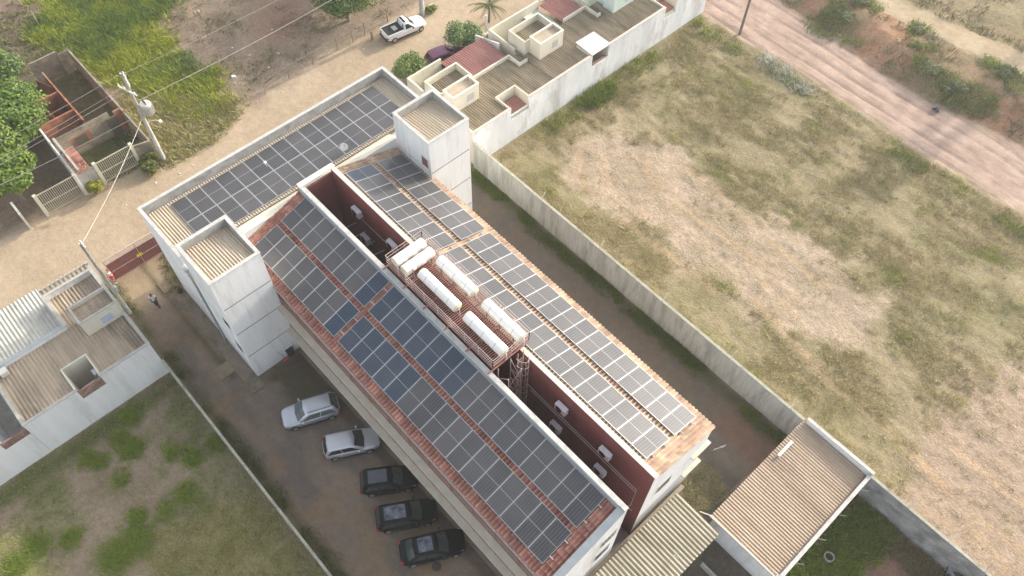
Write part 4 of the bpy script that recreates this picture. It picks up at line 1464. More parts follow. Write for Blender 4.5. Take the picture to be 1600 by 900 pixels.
tank((-26.17, 14.98, 11.5), (-26.17, 17.40, 11.5), 'cream tank lying crosswise at the street end of the platform, outer of the crosswise pair')
tank((-25.28, 15.00, 11.5), (-25.28, 17.36, 11.5), 'cream tank lying crosswise on the platform, beside the four lengthwise tanks')
tank((-24.50, 15.80, 11.5), (-20.98, 15.80, 11.5), 'lengthwise cream tank near the left railing, closer to the crosswise pair')
tank((-24.50, 17.25, 11.5), (-21.10, 17.25, 11.5), 'lengthwise cream tank beside the right tiled wing, closer to the crosswise pair')
tank((-20.25, 15.82, 11.5), (-16.80, 15.82, 11.5), 'lengthwise cream tank near the left railing, by the caged ladder')
tank((-20.20, 17.25, 11.5), (-16.80, 17.25, 11.5), 'lengthwise cream tank beside the right tiled wing, at the ladder end')

# ------------------------------------------------------------------ air conditioners in the light well
def ac_proto():
    o = thing('air_conditioner', None, None, (0, 0, 0), local=True)
    m = MB()
    m.box(-.43, .43, -.17, .17, 0, .62)
    m.build('casing', M_AC, o, bevel=.025)
    m = MB()
    m.tube([(-.08, -.172, .31), (-.08, -.195, .31)], [.25, .25], 20)
    m.build('fan_grille', M_PLASTIC, o)
    m = MB()
    for x in (-.3, .3):
        m.box(x - .02, x + .02, -.2, .27, -.05, -.005)
        m.box(x - .02, x + .02, .23, .27, -.35, -.05)
    m.build('bracket', M_FRAME, o)
    return o


ACS = [((557, 331), 'white air conditioner on the maroon wall, nearest the street end of the light well'),
       ((612, 383), 'white air conditioner on the maroon wall beside the platform railing'),
       ((571, 373), 'cream air conditioner low in the dark light well below the left wing parapet'),
       ((877, 638), 'white air conditioner on the maroon wall, first past the caged ladder'),
       ((868, 667), 'white air conditioner low on the maroon wall, second past the caged ladder'),
       ((945, 708), 'white air conditioner high on the maroon wall, nearest the gable end'),
       ((937, 735), 'white air conditioner nearest the gable end, lower one by the left parapet')]
ac = ac_proto()
for i, (q, lb) in enumerate(ACS):
    o = ac if i == 0 else copy_tree(ac)
    p = on_y(q[0], q[1], 16.7)
    o.location = (p.x, 16.72, p.z - .35)
    tag(o, lb, 'air conditioner', 'air conditioners in the light well')

# dish and small box on the front roof
p = at(538, 231, 9.9)
dish = thing('satellite_dish', 'small white satellite dish on the back edge of the front roof', 'dish', (p.x, p.y, 9.62))
m = MB()
vs, fs = [], []
cdir = Vector((.55, -.45, .55)).normalized()
s1 = cdir.cross(Vector((0, 0, 1))).normalized()
s2 = cdir.cross(s1)
base = Vector((p.x, p.y, 10.02))
for i, (rr, dd) in enumerate(((0.02, 0), (.10, .01), (.20, .045), (.30, .10))):
    for k in range(20):
        a = 2 * math.pi * k / 20
        vs.append(base + s1 * (rr * math.cos(a)) + s2 * (rr * math.sin(a) * .9) + cdir * dd)
for i in range(3):
    for k in range(20):
        k2 = (k + 1) % 20
        fs.append((i * 20 + k, i * 20 + k2, (i + 1) * 20 + k2, (i + 1) * 20 + k))
fs.append(tuple(range(20)))
m.add(vs, fs)
d1 = m.build('reflector', M_PANELWHITE, dish, smooth=True)
d1.modifiers.new('t', 'SOLIDIFY').thickness = .012
m = MB()
m.tube([base, (p.x, p.y, 9.62)], .025, 6)
m.build('mast', M_FRAME, dish)
m = MB()
m.tube([base - s2 * .3 + cdir * .1, base + cdir * .55], .012, 5)
m.tube([base + cdir * .5, base + cdir * .6], .035, 6)
m.build('feed_arm', M_FRAME, dish)
p = at(415, 256, 9.75)
ant = thing('roof_sensor', 'small white instrument on a short mast among the front roof panels', 'sensor', (p.x, p.y, 9.5))
m = MB()
m.tube([(p.x, p.y, 9.42), (p.x, p.y, 9.8)], .025, 6)
m.build('mast', M_FRAME, ant)
m = MB()
m.box(p.x - .10, p.x + .10, p.y - .10, p.y + .10, 9.8, 9.96)
m.build('housing', M_PANELWHITE, ant, bevel=.02)
# ------------------------------------------------------------------ low house on the left
lh = thing('terraced_house', 'low white house left of the parking lane, brown corrugated roof and a blue-windowed tank cabin', 'house', (-41.0, -3.5, 0.0))
X0, X1, Y0, Y1 = -45.1, -36.6, -8.05, 1.0
m = MB().use(M_WHITE)
m.box(X0 + .15, X1, Y0, Y1, -.1, 0.02)
m.box(X1 - .15, X1, Y0, -4.35, 0.02, 4.15)            # back wall with the notch
m.box(X1 - .15, X1, -4.35, -2.68, 0.02, 3.05)
m.box(X1 - .15, X1, -2.68, Y1, 0.02, 4.15)
m.box(X0, X1 - .15, Y1 - .15, Y1, 0.02, 4.15)
m.box(X0, X1 - .15, Y0, Y0 + .15, 0.02, 4.15)
m.box(X0, X0 + .15, -2.7, Y1 - .15, 0.02, 4.15)
m.box(X0 + 3.2, X0 + 3.35, Y0 + .15, -2.7, 0.02, 4.05)
m.box(X0 + .15, X0 + 3.35, -2.7, -2.55, 0.02, 4.15)
m.build('wall', None, lh)
m = MB()
for (a, b, c, d) in ((X1 - .2, X1 + .03, Y0 - .03, -4.3), (X1 - .2, X1 + .03, -2.73, Y1 + .03), (X0, X1 - .2, Y1 - .2, Y1 + .03), (X0, X1 - .2, Y0 - .03, Y0 + .2), (X0 - .03, X0 + .2, -2.7, Y1 - .2), (X0 + .2, X0 + 3.4, -2.75, -2.5)):
    m.box(a, b, c, d, 4.15, 4.2)
m.build('coping', M_CONC, lh)
m = MB()
m.box(X1 - .12, X1 + .004, -4.345, -2.685, 3.05, 3.98)
m.build('brick_infill', M_BRICKMIX, lh)
ZH = lambda x, y: 3.62 + .03 * (x - X0)
m = MB()
m.corr(X0 + 3.36, -38.95, Y0 + .16, Y1 - .16, ZH, .25, .035, 'x', 6)
m.corr(-38.95, X1 - .16, Y0 + .16, -4.45, ZH, .25, .035, 'x', 6)
m.corr(-38.95, X1 - .16, -2.58, Y1 - .16, ZH, .25, .035, 'x', 6)
m.corr(X0 + .16, X0 + 3.36, -2.54, Y1 - .16, ZH, .25, .035, 'x', 6)
m.build('sheet_roof', M_CORR_TAN, lh)
m = MB()
m.box(-38.95, -38.85, -4.44, -2.58, 0.02, 4.0)
m.box(-38.85, X1 - .16, -4.44, -4.34, 0.02, 4.05)
m.box(-38.85, X1 - .16, -2.68, -2.58, 0.02, 4.05)
m.box(-38.85, X1 - .16, -4.34, -2.68, 0.02, 0.06)
m.build('light_well', M_CREAM, lh)
m = MB()
m.box(-38.2, -37.7, -3.0, -2.69, 2.6, 3.1)
m.build('vent_hood', M_AC, lh)
m = MB().use(M_CREAM)
m.box(-41.95, -40.2, -1.78, .98, 3.5, 4.95)
m.ring_wall(-41.95, -40.2, -1.78, .98, 4.95, 5.35, .12)
cb = m.build('tank_cabin', None, lh)
m = MB()
m.ring_wall(-41.98, -40.17, -1.81, 1.01, 5.35, 5.40, .18)
m.build('coping', M_CONC, cb)
m = MB()
m.corr(-41.83, -40.32, -1.66, .86, lambda x, y: 5.08, .22, .03, 'y', 6)
m.build('sheet_roof', M_CORR_TAN, cb)
m = MB()
m.box(-40.199, -40.17, -.55, .25, 4.1, 4.75)
m.build('window', mk('blue_window', (.40, .48, .60), (.48, .56, .68), 3, .2, spec=.6), cb)
# garage roof of pale metal and white slat fence on the street
m = MB()
m.corr(-46.9, X0 + 3.18, Y0 + .1, -2.78, lambda x, y: 3.15 + .06 * (x + 46.9), .27, .04, 'x', 6)
m.build('garage_roof', M_ALU, lh)
m = MB()
m.box(X0 + 3.06, X0 + 3.34, Y0 + .2, -2.78, 4.05, 4.10)
m.build('roof_gutter', M_FLASH, lh)
for i, (x, y) in enumerate(((-41.3, -7.3), (-41.2, -8.0))):
    m = MB()
    m.box(x - .25, x + .25, y - .25, y + .25, 3.75, 4.2)
    m.build('roof_box', M_PANELWHITE, lh, bevel=.03)
fe = thing('slat_fence', 'white vertical-slat fence with a gate along the dirt street before the left house', 'fence', (-47.3, -3.5, 0))
m = MB()
y = -16.0
while y < 0.9:
    m.box(-47.35, -47.29, y, y + .16, .1, 2.45)
    y += .34
m.build('slats', M_PANELWHITE, fe)
m = MB()
for z in (.35, 1.3, 2.3):
    m.box(-47.285, -47.24, -16, .9, z, z + .07)
m.build('rails', M_FRAME, fe)
m = MB()
m.box(-47.36, -47.16, .9, 1.1, -.05, 2.5)
m.build('post', M_CONC, fe)
fd = thing('side_wall', 'pale concrete side wall between the left house front and the red gate', 'wall', (-46.2, 1.05, 0))
m = MB()
m.box(-47.15, -45.1, .92, 1.12, -.05, 2.3)
m.build('wall', M_CONC, fd)

nb = thing('neighbour_house', 'white house at the left picture edge with a brown side passage', 'house', (-41.0, -14, 0))
m = MB().use(M_WHITE)
m.box(-36.75, -36.6, -19, -9.75, -.1, 4.1)
m.box(-36.75, -36.6, -9.75, -8.07, -.1, 3.05)
m.box(-45, -36.75, -9.9, -9.75, -.1, 4.1)
m.box(-45, -36.75, -19, -18.85, -.1, 4.1)
m.box(-45, -44.85, -18.85, -9.9, -.1, 4.1)
m.build('wall', None, nb)
m = MB()
m.corr(-44.84, -36.76, -18.84, -9.91, lambda x, y: 3.6, .25, .035, 'x', 6)
m.build('sheet_roof', M_CORR_TAN, nb)
m = MB()
m.box(-36.73, -36.596, -9.745, -8.075, 3.05, 3.75)
m.build('brick_infill', M_BRICKMIX, nb)
m = MB()
m.box(-45, -36.76, -9.74, -8.08, -.05, .03)
m.build('passage_floor', M_CONC, nb)

# ------------------------------------------------------------------ boundary walls
bw = thing('boundary_wall', 'long weathered pale wall between the alley and the open field', 'wall', (-20, 30.5, 0))
m = MB()
m.box(-36.6, -2.9, 30.36, 30.52, -.2, 3.0)
m.build('wall', M_GREYWALL, bw)
m = MB()
m.box(-36.6, -2.9, 30.33, 30.55, 3.0, 3.05)
m.build('coping', M_MOSS, bw)
for x in (-30.4, -24, -17.6, -11.2, -6):
    if x in (-30.4, -11.2):
        m = MB()
        m.box(x - .008, x + .008, 30.352, 30.359, 0, 3.0)
        m.build('joint', M_CONC, bw)
    m = MB()
    m.bar((x + 2, 30.44, 3.05), (x + 2.05, 30.75, 3.75), .05)
    m.build('stake', M_CREAM, bw)
gw = thing('boundary_wall', 'bare grey block wall behind the shed, bordering the pinkish field', 'wall', (10, 30.4, 0))
m = MB()
m.box(2.45, 26, 30.36, 30.52, -.2, 2.95)
m.build('wall', M_GREYBLOCK, gw)
m = MB()
m.box(2.45, 26, 30.34, 30.54, 2.95, 3.0)
m.build('coping', M_MOSS, gw)
for x in (5.2, 8.1, 10.6, 13.4):
    m = MB()
    m.bar((x, 30.44, 3.0), (x + .1, 31.0, 3.6), .05)
    m.build('stake', M_CREAM, gw)
lw = thing('boundary_wall', 'low thin concrete wall between the parking lane and the shaded grassy lot', 'wall', (-18, 1.05, 0))
m = MB()
m.box(-36.55, 6, .98, 1.10, -.2, 1.82)
m.build('wall', M_GREYWALL, lw)
m = MB()
m.box(-36.55, 6, .95, 1.13, 1.82, 1.88)
m.build('coping', M_MOSS, lw)
m = MB()
for x in np.arange(-36, 5, .55):
    m.bar((x, 1.04, 1.88), (x, 1.04, 2.02 + .05 * math.sin(x * 7)), .03)
m.build('cut_bars', M_PIPE, lw)

# ------------------------------------------------------------------ shed and carport
sh = thing('storage_shed', 'white shed with a tan corrugated roof at the end of the alley', 'shed', (-.2, 25.6, 0))
m = MB().use(M_WHITE)
m.box(-2.75, 2.42, 30.35, 30.53, -.1, 3.42)
m.box(2.24, 2.42, 20.9, 30.35, -.1, 3.25)
m.box(-2.75, 2.24, 20.9, 21.05, -.1, 2.85)
m.box(-2.75, -2.6, 21.05, 24.2, -.1, 2.75)
m.box(-2.75, -2.6, 28.2, 30.35, -.1, 2.75)
m.box(-2.75, -2.6, 24.2, 28.2, 2.3, 2.75)
m.build('wall', None, sh)
m = MB()
m.box(-2.78, 2.45, 30.32, 30.56, 3.42, 3.47)
m.box(2.21, 2.45, 20.87, 30.32, 3.25, 3.30)
m.build('coping', M_PARAPET, sh)
m = MB()
m.corr(-2.95, 2.10, 20.75, 30.3, lambda x, y: 3.0 - .03 * (x + 2.9), .215, .022, 'x', 6)
m.build('sheet_roof', mk('tan_shed_sheet', (.34, .255, .18), (.42, .325, .235), 1.6, .9, stretch=(.25, 1.5, 1), c3=(.25, .185, .135), s3=.5, t3=(.5, .75)), sh)
m = MB()
m.box(2.10, 2.23, 21, 30.3, 2.72, 2.76)
m.build('gutter', mk('rusty_flashing', (.32, .24, .20), (.42, .33, .28), 2, .7), sh)
m = MB()
m.box(-2.98, 2.1, 20.68, 20.74, 2.86, 3.02)
m.build('fascia', M_PANELWHITE, sh)
for y in (22.2, 24.4, 26.6, 29.0):
    m = MB()
    m.bar((2.4, y, 3.2), (2.85, y + .2, 3.45), .035)
    m.build('stake', M_MOSS, sh)
m = MB()
m.bar((-2.9, 20.8, 2.9), (-3.6, 20.5, 2.8), .06)
m.build('waterspout', M_PANELWHITE, sh)
m = MB()
m.box(-2.6, -2.4, 27.0, 28.5, 3.14, 3.2)
m.build('eave_board', M_PANELWHITE, sh)
m = MB()
m.box(-2.74, -2.66, 24.2, 28.2, 0, 2.3)
m.build('roller_door', M_ALU, sh)

cp = thing('carport', 'lean-to carport with a dirty ribbed sheet roof behind the gable ends', 'carport', (-3.6, 14, 0))
pa = [(-5.39, 20.15), (-1.9, 20.55), (-1.65, 5.0), (-4.95, 5.0)]
m = MB()
m.corr(-5.35, -1.85, 5.0, 20.3, lambda x, y: 3.06 - .05 * (x + 5.35), .28, .04, 'x', 6)
m.build('sheet_roof', mk('grimy_roof_sheet', (.29, .255, .18), (.40, .36, .27), 1.6, .85, stretch=(.4, 1.3, 1), c3=(.22, .20, .13), s3=.6, t3=(.5, .7)), cp)
for x in (-5.15, -2.0):
    for y in (5.2, 10, 15, 20.1):
        m = MB()
        m.box(x - .06, x + .06, y - .06, y + .06, -.05, 2.82)
        m.build('post', M_STEELPALE, cp)
m = MB()
m.box(-5.2, -5.1, 5.0, 20.3, 2.82, 2.93)
m.box(-2.05, -1.95, 5.0, 20.3, 2.70, 2.80)
m.build('beam', M_STEELPALE, cp)
m = MB()
m.bar((-2.9, 17.1, 3.02), (-2.75, 17.45, 3.5), .035)
m.bar((-2.9, 17.1, 3.2), (-2.6, 17.15, 3.25), .03)
m.build('antenna', M_PANELWHITE, cp)
ap = thing('low_wall', 'narrow brown concrete ledge between the gable ends and the carport roof', 'wall', (-5.55, 14, 0))
m = MB()
m.box(-5.72, -5.44, 9, 21.6, -.05, 1.4)
m.build('wall', mk('brown_concrete', (.30, .245, .18), (.38, .32, .24), 2, .9), ap)
ys = thing('yard_wall', 'grey concrete yard wall between the carport and the shed', 'wall', (-.3, 20, 0))
m = MB()
m.box(-1.5, 2.3, 18.9, 19.05, -.05, .5)
m.build('wall', M_CONC, ys)

# ------------------------------------------------------------------ row of houses on the right
ZR1 = lambda x, y: 3.55 + .02 * (x + 45)


def house(y0, y1, label, box, cab, red, well, c_wall, first=False):
    """terraced house between the street (x -45.4) and the long field wall (x -36.65)"""
    h = thing('terraced_house', label, 'house', (-41, (y0 + y1) / 2, 0))
    xb = -36.65
    m = MB().use(M_PATCHWALL)
    if well:
        m.box(xb - .16, xb, y0, well[2], -.1, 3.95)
        m.box(xb - .16, xb, well[2], well[3], -.1, 2.62)
        m.box(xb - .16, xb, well[3], y1, -.1, 3.95)
    else:
        m.box(xb - .16, xb, y0, y1, -.1, 3.95)
    m.build('field_wall', None, h)
    m = MB()
    if well:
        m.box(xb - .2, xb + .04, y0, well[2], 3.95, 4.0)
        m.box(xb - .2, xb + .04, well[3], y1, 3.95, 4.0)
    else:
        m.box(xb - .2, xb + .04, y0, y1, 3.95, 4.0)
    m.build('coping', mk('pinkish_coping', (.52, .44, .37), (.60, .52, .45), 2, .9) if 'pinkish_coping' not in MATS else MATS['pinkish_coping'], h)
    m = MB().use(M_CREAM)
    rx0, rx1, ry0, ry1 = red
    m.box(-45.45, -45.3, y0, ry0, -.1, 3.9)                 # street wall beside the garage
    m.box(-45.3, rx1, y0, y0 + .15, -.1, 3.9)
    m.box(rx1, xb - .16, y0, y0 + .15, -.1, 3.9 if first else 3.45)
    m.build('wall', None, h)
    m = MB().use(M_CREAM)
    m.box(rx1, rx1 + .15, ry0 - .1, ry1, -.1, 3.95)         # wall behind the garage roof
    m.box(rx1 + .15, -40.2, ry1 - .15, ry1, 2.4, 3.95)
    m.box(-40.35, -40.2, ry1, min(ry1 + 1.7, y1), 2.4, 3.95)
    m.build('garage_wall', None, h)
    m = MB()
    m.corr(rx0, rx1 - .01, ry0, ry1, lambda x, y: 3.35 + .04 * (x - rx0), .24, .045, 'x', 6)
    m.build('garage_roof', M_CORR_RED, h)
    # main brown roof, cut round the light well
    m = MB()
    if well:
        m.corr(rx1 + .16, well[0], y0 + (.16 if first else 0), y1 - .001, ZR1, .24, .04, 'x', 6)
        m.corr(well[0], xb - .17, y0 + (.16 if first else 0), well[2] - .1, ZR1, .24, .04, 'x', 6)
        m.corr(well[0], xb - .17, well[3] + .1, y1 - .001, ZR1, .24, .04, 'x', 6)
    else:
        m.corr(rx1 + .16, xb - .17, y0 + (.16 if first else 0), y1 - .001, ZR1, .24, .04, 'x', 6)
    m.build('sheet_roof', M_CORR_DK, h)
    # parapet box and raised tank cabin
    by0, by1 = box
    m = MB().use(c_wall)
    m.ring_wall(-43.15, -41.0, by0, by1, -.1, 5.05, .13)
    m.build('roof_box', None, h)
    m = MB()
    m.corr(-43.0, -41.1, by0 + .14, by1 - .14, lambda x, y: 4.35, .20, .03, 'x', 6)
    m.build('box_roof', M_CORR_DK, h)
    cy0, cy1 = cab
    m = MB().use(c_wall)
    m.box(-40.98, -39.62, cy0, cy1, 3.4, 4.95)
    m.ring_wall(-40.98, -39.62, cy0, cy1, 4.95, 5.36, .12)
    c = m.build('tank_cabin', None, h)
    m = MB()
    m.corr(-40.85, -39.75, cy0 + .13, cy1 - .13, lambda x, y: 5.12, .25, .03, 'y', 6)
    m.build('sheet_roof', M_CORR, c)
    m = MB()
    m.ring_wall(-41.01, -39.59, cy0 - .03, cy1 + .03, 5.36, 5.41, .17)
    m.build('coping', M_CREAM, c)
    m = MB()
    m.box(-39.619, -39.60, cy0 + 1.5, cy0 + 2.2, 4.1, 4.8)
    m.build('vent_panel', M_FRAME, c)
    if well:
        wx0, wx1, wy0, wy1 = well
        m = MB().use(M_CREAM)
        m.box(wx0, wx0 + .1, wy0 - .1, wy1 + .1, 0, 3.95)
        m.box(wx0 + .1, xb - .17, wy0 - .1, wy0, 0, 3.95)
        m.box(wx0 + .1, xb - .17, wy1, wy1 + .1, 0, 3.95)
        m.build('light_well', None, h)
    return h


hA = house(30.54, 40.0, 'first house right of the tall building, cream cabins and a red garage roof', (30.7, 34.25), (30.95, 33.75),
           (-45.5, -41.75, 34.3, 39.15), (-38.6, -36.8, 34.75, 36.85), M_CREAM, True)
m = MB()
m.corr(-38.3, -36.83, 35.2, 36.84, lambda x, y: 2.95 - .1 * (x + 38), .20, .03, 'x', 6)
m.build('light_well_roof', M_CORR_RED, hA)
m = MB()
for i in range(9):
    y = 34.85 + i * .23
    m.box(-36.78, -36.68, y, y + .10, 2.62, 3.02)
m.box(-36.8, -36.66, 34.76, 36.84, 3.02, 3.08)
m.build('vent_slats', M_PANELWHITE, hA)
hB = house(40.02, 49.3, 'second house right of the tall building, white sheet over its light well', (40.35, 44.0), (40.9, 43.75),
           (-45.3, -41.95, 46.2, 49.0), (-38.6, -36.8, 44.6, 46.7), M_CREAM)
m = MB()
m.hexa([(-38.75, 44.5, 4.12), (-36.6, 44.45, 4.02), (-36.6, 46.85, 4.02), (-38.7, 46.75, 4.12)],
       [(-38.75, 44.5, 4.15), (-36.6, 44.45, 4.05), (-36.6, 46.85, 4.05), (-38.7, 46.75, 4.15)])
m.build('cover_sheet', M_PANELWHITE, hB)
m = MB()
m.box(-36.74, -36.7, 44.62, 46.3, 2.62, 2.95)
m.build('brick_sill', M_BRICKMIX, hB)
hC = house(49.32, 61.0, 'far white house with pale mint upper walls at the top edge', (50.6, 53.0), (50.4, 53.2),
           (-45.3, -42.0, 56, 60), (-38.6, -36.8, 54.4, 56.0), M_MINT)
m = MB()
m.box(-41.9, -39.5, 50.2, 53.4, 5.42, 6.6)
m.build('upper_storey', M_MINT, hC)
m = MB()
m.corr(-38.4, -36.82, 54.42, 55.98, lambda x, y: 3.1, .2, .03, 'x', 6)
m.build('light_well_roof', M_CORR_RED, hC)
m = MB()
for i in range(4):
    m.box(-36.8, -36.72, 54.42, 55.98, 2.66 + i * .1, 2.73 + i * .1)
m.build('vent_slats', M_CREAM, hC)
# white flat canopy of the second house and its street fence
m = MB()
m.box(-45.3, -42.15, 44.3, 46.1, 2.9, 3.02)
m.build('white_canopy', M_PANELWHITE, hB)
sf = thing('street_fence', 'stone-clad street wall with a dotted cream cap beside the red garage roof', 'fence', (-46.3, 43, 0))
m = MB()
m.box(-46.4, -46.2, 40.3, 46.5, -.1, 2.55)
m.build('stone_wall', M_STONE, sf)
m = MB()
y = 40.3
while y < 46.4:
    m.box(-46.43, -46.17, y, y + .16, 2.55, 2.68)
    y += .27
m.build('cap_blocks', M_CREAM, sf)
for y in (40.8, 43.0):
    m = MB()
    m.box(-46.19, -46.14, y, y + 1.3, .6, 2.1)
    m.build('poster_board', mk('pale_blue_board', (.46, .54, .64), (.62, .67, .72), 1.5, .6) if 'pale_blue_board' not in MATS else MATS['pale_blue_board'], sf)
dw = thing('party_wall', 'short white wall with a sloping top behind the slim white street post', 'wall', (-45.5, 39.6, 0))
m = MB()
m.hexa([(-46.6, 39.35, 0), (-43.3, 39.35, 0), (-43.3, 39.5, 0), (-46.6, 39.5, 0)], [(-46.6, 39.35, 2.9), (-43.3, 39.35, 4.0), (-43.3, 39.5, 4.0), (-46.6, 39.5, 2.9)])
m.build('wall', M_PANELWHITE, dw)
tag((lambda o: o)(MB().bar((-46.95, 41.1, 0), (-46.95, 41.1, 4.0), .16).build('street_post', M_PANELWHITE)), 'slim white square post standing by the stone-clad street wall', 'post')

# ------------------------------------------------------------------ unfinished brick house beyond the street
ru = thing('unfinished_house', 'roofless house of bare block and red brick walls across the street', 'house', (-63, 8, 0))
def wallseg(a, b, z, t, mat, name='wall', z0=-.1, par=None):
    a, b = Vector((*a, 0)), Vector((*b, 0))
    d = (b - a).normalized()
    n = Vector((-d.y, d.x, 0)) * (t / 2)
    m = MB()
    za, zb = z if isinstance(z, tuple) else (z, z)
    m.hexa([a - n + Vector((0, 0, z0)), b - n + Vector((0, 0, z0)), b + n + Vector((0, 0, z0)), a + n + Vector((0, 0, z0))],
           [a - n + Vector((0, 0, za)), b - n + Vector((0, 0, zb)), b + n + Vector((0, 0, zb)), a + n + Vector((0, 0, za))])
    return m.build(name, mat, par or ru)


wallseg((-70.1, 10.85), (-60.0, 10.85), (2.6, 2.3), .16, M_BLOCK, 'block_wall')
wallseg((-59.95, 10.85), (-55.5, 10.85), (2.2, 2.0), .14, M_BLOCK, 'block_wall')
wallseg((-70.5, 7.4), (-70.5, 9.9), 2.5, .16, M_BLOCK, 'block_wall')
wallseg((-70.4, 9.95), (-70.4, 10.75), 2.2, .14, M_BLOCK, 'block_wall')
wallseg((-60.35, 4.75), (-60.35, 9.7), 2.6, .16, M_BLOCK, 'block_wall')
wallseg((-60.35, 10.1), (-60.35, 10.75), 2.4, .16, M_BRICK, 'brick_wall')
wallseg((-68.6, 7.8), (-61.0, 7.8), (2.6, 2.5), .14, M_BRICK, 'brick_wall')
wallseg((-65.6, 4.85), (-65.6, 7.7), 2.5, .14, M_BRICK, 'brick_wall')
wallseg((-65.5, 4.7), (-62.7, 4.62), 2.5, .14, M_BRICK, 'brick_wall')
wallseg((-62.7, 4.75), (-62.7, 7.7), 2.5, .14, M_BRICK, 'brick_wall')
wallseg((-68.5, 7.0), (-66.6, 7.7), 2.3, .12, M_BRICK, 'brick_wall')
wallseg((-66.6, 6.0), (-65.7, 6.6), 2.0, .12, M_BRICK, 'brick_wall')
wallseg((-64.6, 6.2), (-63.6, 6.2), 1.7, .12, M_BRICK, 'brick_wall')
wallseg((-62.6, 4.6), (-55.8, 4.42), (2.5, 2.4), .16, M_WHITE, 'side_wall')
wallseg((-70.5, 7.3), (-68.7, 7.2), 1.2, .14, M_BLOCK, 'block_wall')
m = MB()
m.box(-60.265, -60.235, 6.0, 7.7, .9, 1.95)
fr = m.build('window', M_BRICK, ru)
m = MB()
m.box(-60.232, -60.225, 6.25, 7.3, 1.0, 1.85)
m.build('opening', mk('olive_dark', (.10, .09, .055), None), fr)
m = MB()
m.box(-60.25, -60.1, 9.3, 10.1, -.05, 2.1)
m.build('door_opening', MATS['olive_dark'], ru)
for x in (-61.5,):
    for y in (5.6, 8.5):
        m = MB()
        m.box(-62.0, -60.6, y, y + .05, .0, .6)
        m.build('rubble_board', M_WOOD, ru)
# small tiled porch roof and beam in front
pr = thing('tiled_porch', 'small broken red tiled porch roof with a pale beam before the unfinished house', 'porch', (-57, 5.2, 0))
m = MB()
vs, fs = [], []
nx, ny = 16, 48
for i in range(nx + 1):
    for j in range(ny + 1):
        u, v = i / nx, j / ny
        z = 2.62 - .35 * u + .045 * abs(math.sin(v * 10 * math.pi)) + (.05 if i % 2 else 0) + (.06 * random.random() if u > .6 else 0)
        vs.append((-58.7 + 2.9 * u, 4.62 + 1.08 * v, z))
for i in range(nx):
    for j in range(ny):
        a = i * (ny + 1) + j
        if i > 10 and random.random() < .10:
            continue
        fs.append((a, a + ny + 1, a + ny + 2, a + 1))
m.add(vs, fs)
m.build('tiles', M_TILE, pr)
m = MB()
m.bar((-60.2, 4.9, 2.85), (-55.9, 4.85, 2.65), .18)
m.build('beam', M_CONC, pr)
for y in (4.7, 5.6):
    m = MB()
    m.box(-56.1, -55.96, y - .07, y + .07, 0, 2.25)
    m.build('post', M_CONC, pr)


def bar_gate(name, y0, y1, x, h, label, mat, pillars):
    g = thing(name, label, 'gate', (x, (y0 + y1) / 2, 0))
    m = MB()
    n = int((y1 - y0) / .16)
    for i in range(n + 1):
        y = y0 + (y1 - y0) * i / n
        m.box(x - .018, x + .018, y - .022, y + .022, .12, h)
    m.build('bars', mat, g)
    m = MB()
    for z in (.12, h * .5, h):
        m.box(x - .03, x + .03, y0, y1, z - .035, z + .035)
    m.build('frame', mat, g)
    for y in pillars:
        m = MB()
        m.box(x - .13, x + .13, y - .13, y + .13, -.1, h + .15)
        m.use(M_CONC)
        m.build('pillar', M_CREAM, g)
    return g


M_GATEPALE = mk('pale_gate_paint', (.50, .46, .34), (.58, .54, .42), 4, .6)
bar_gate('bar_gate', 1.15, 4.2, -55.95, 2.35, 'pale bar gate with two pillars across the driveway beside the big tree', M_GATEPALE, (1.0, 4.35))
bar_gate('bar_gate', 6.25, 9.2, -55.95, 2.35, 'pale bar gate before the grassy court of the unfinished house', M_GATEPALE, (6.1, 9.35))
wallseg((-55.95, 4.5), (-55.95, 5.95), 2.3, .14, M_CONC, 'front_wall')
wallseg((-55.95, 9.5), (-55.6, 10.8), 2.1, .14, M_BLOCK, 'front_wall')
tag(MB().box(-57.2, -55.55, -.72, -.55, -.1, 1.9).build('gate_wall', M_PANELWHITE), 'short stub of white wall at the street edge, left of the driveway gate', 'wall')

# red gate of the main building
rg = thing('driveway_gate', 'rust-red ribbed metal gate with a yellow sign beside the front block', 'gate', (-46.4, 4.3, 0))
m = MB()
m.box(-46.42, -46.40, 1.98, 7.0, .12, 2.1)
m.build('sheet', M_GATE, rg)
m = MB()
y = 2.0
while y < 7.0:
    m.box(-46.399, -46.36, y, y + .075, .12, 2.1)
    y += .165
m.build('ribs', M_GATERIB, rg)
m = MB()
for z in (.10, 1.12, 2.12, 2.62):
    m.box(-46.44, -46.345, 1.95, 7.0, z - .03, z + .03)
for y in (1.95, 4.5, 6.95):
    m.box(-46.44, -46.34, y - .03, y + .03, 0, 2.62)
m.build('frame', M_STEELPALE, rg)
m = MB()
y = 2.06
while y < 6.9:
    m.box(-46.41, -46.38, y, y + .03, 2.15, 2.6)
    y += .13
m.build('top_bars', M_STEELPALE, rg)
m = MB()
p = on_x(218, 398, -46.33)
m.box(-46.335, -46.32, p.y - .22, p.y + .22, p.z - .16, p.z + .16)
m.build('sign_plate', M_YELLOW, rg)
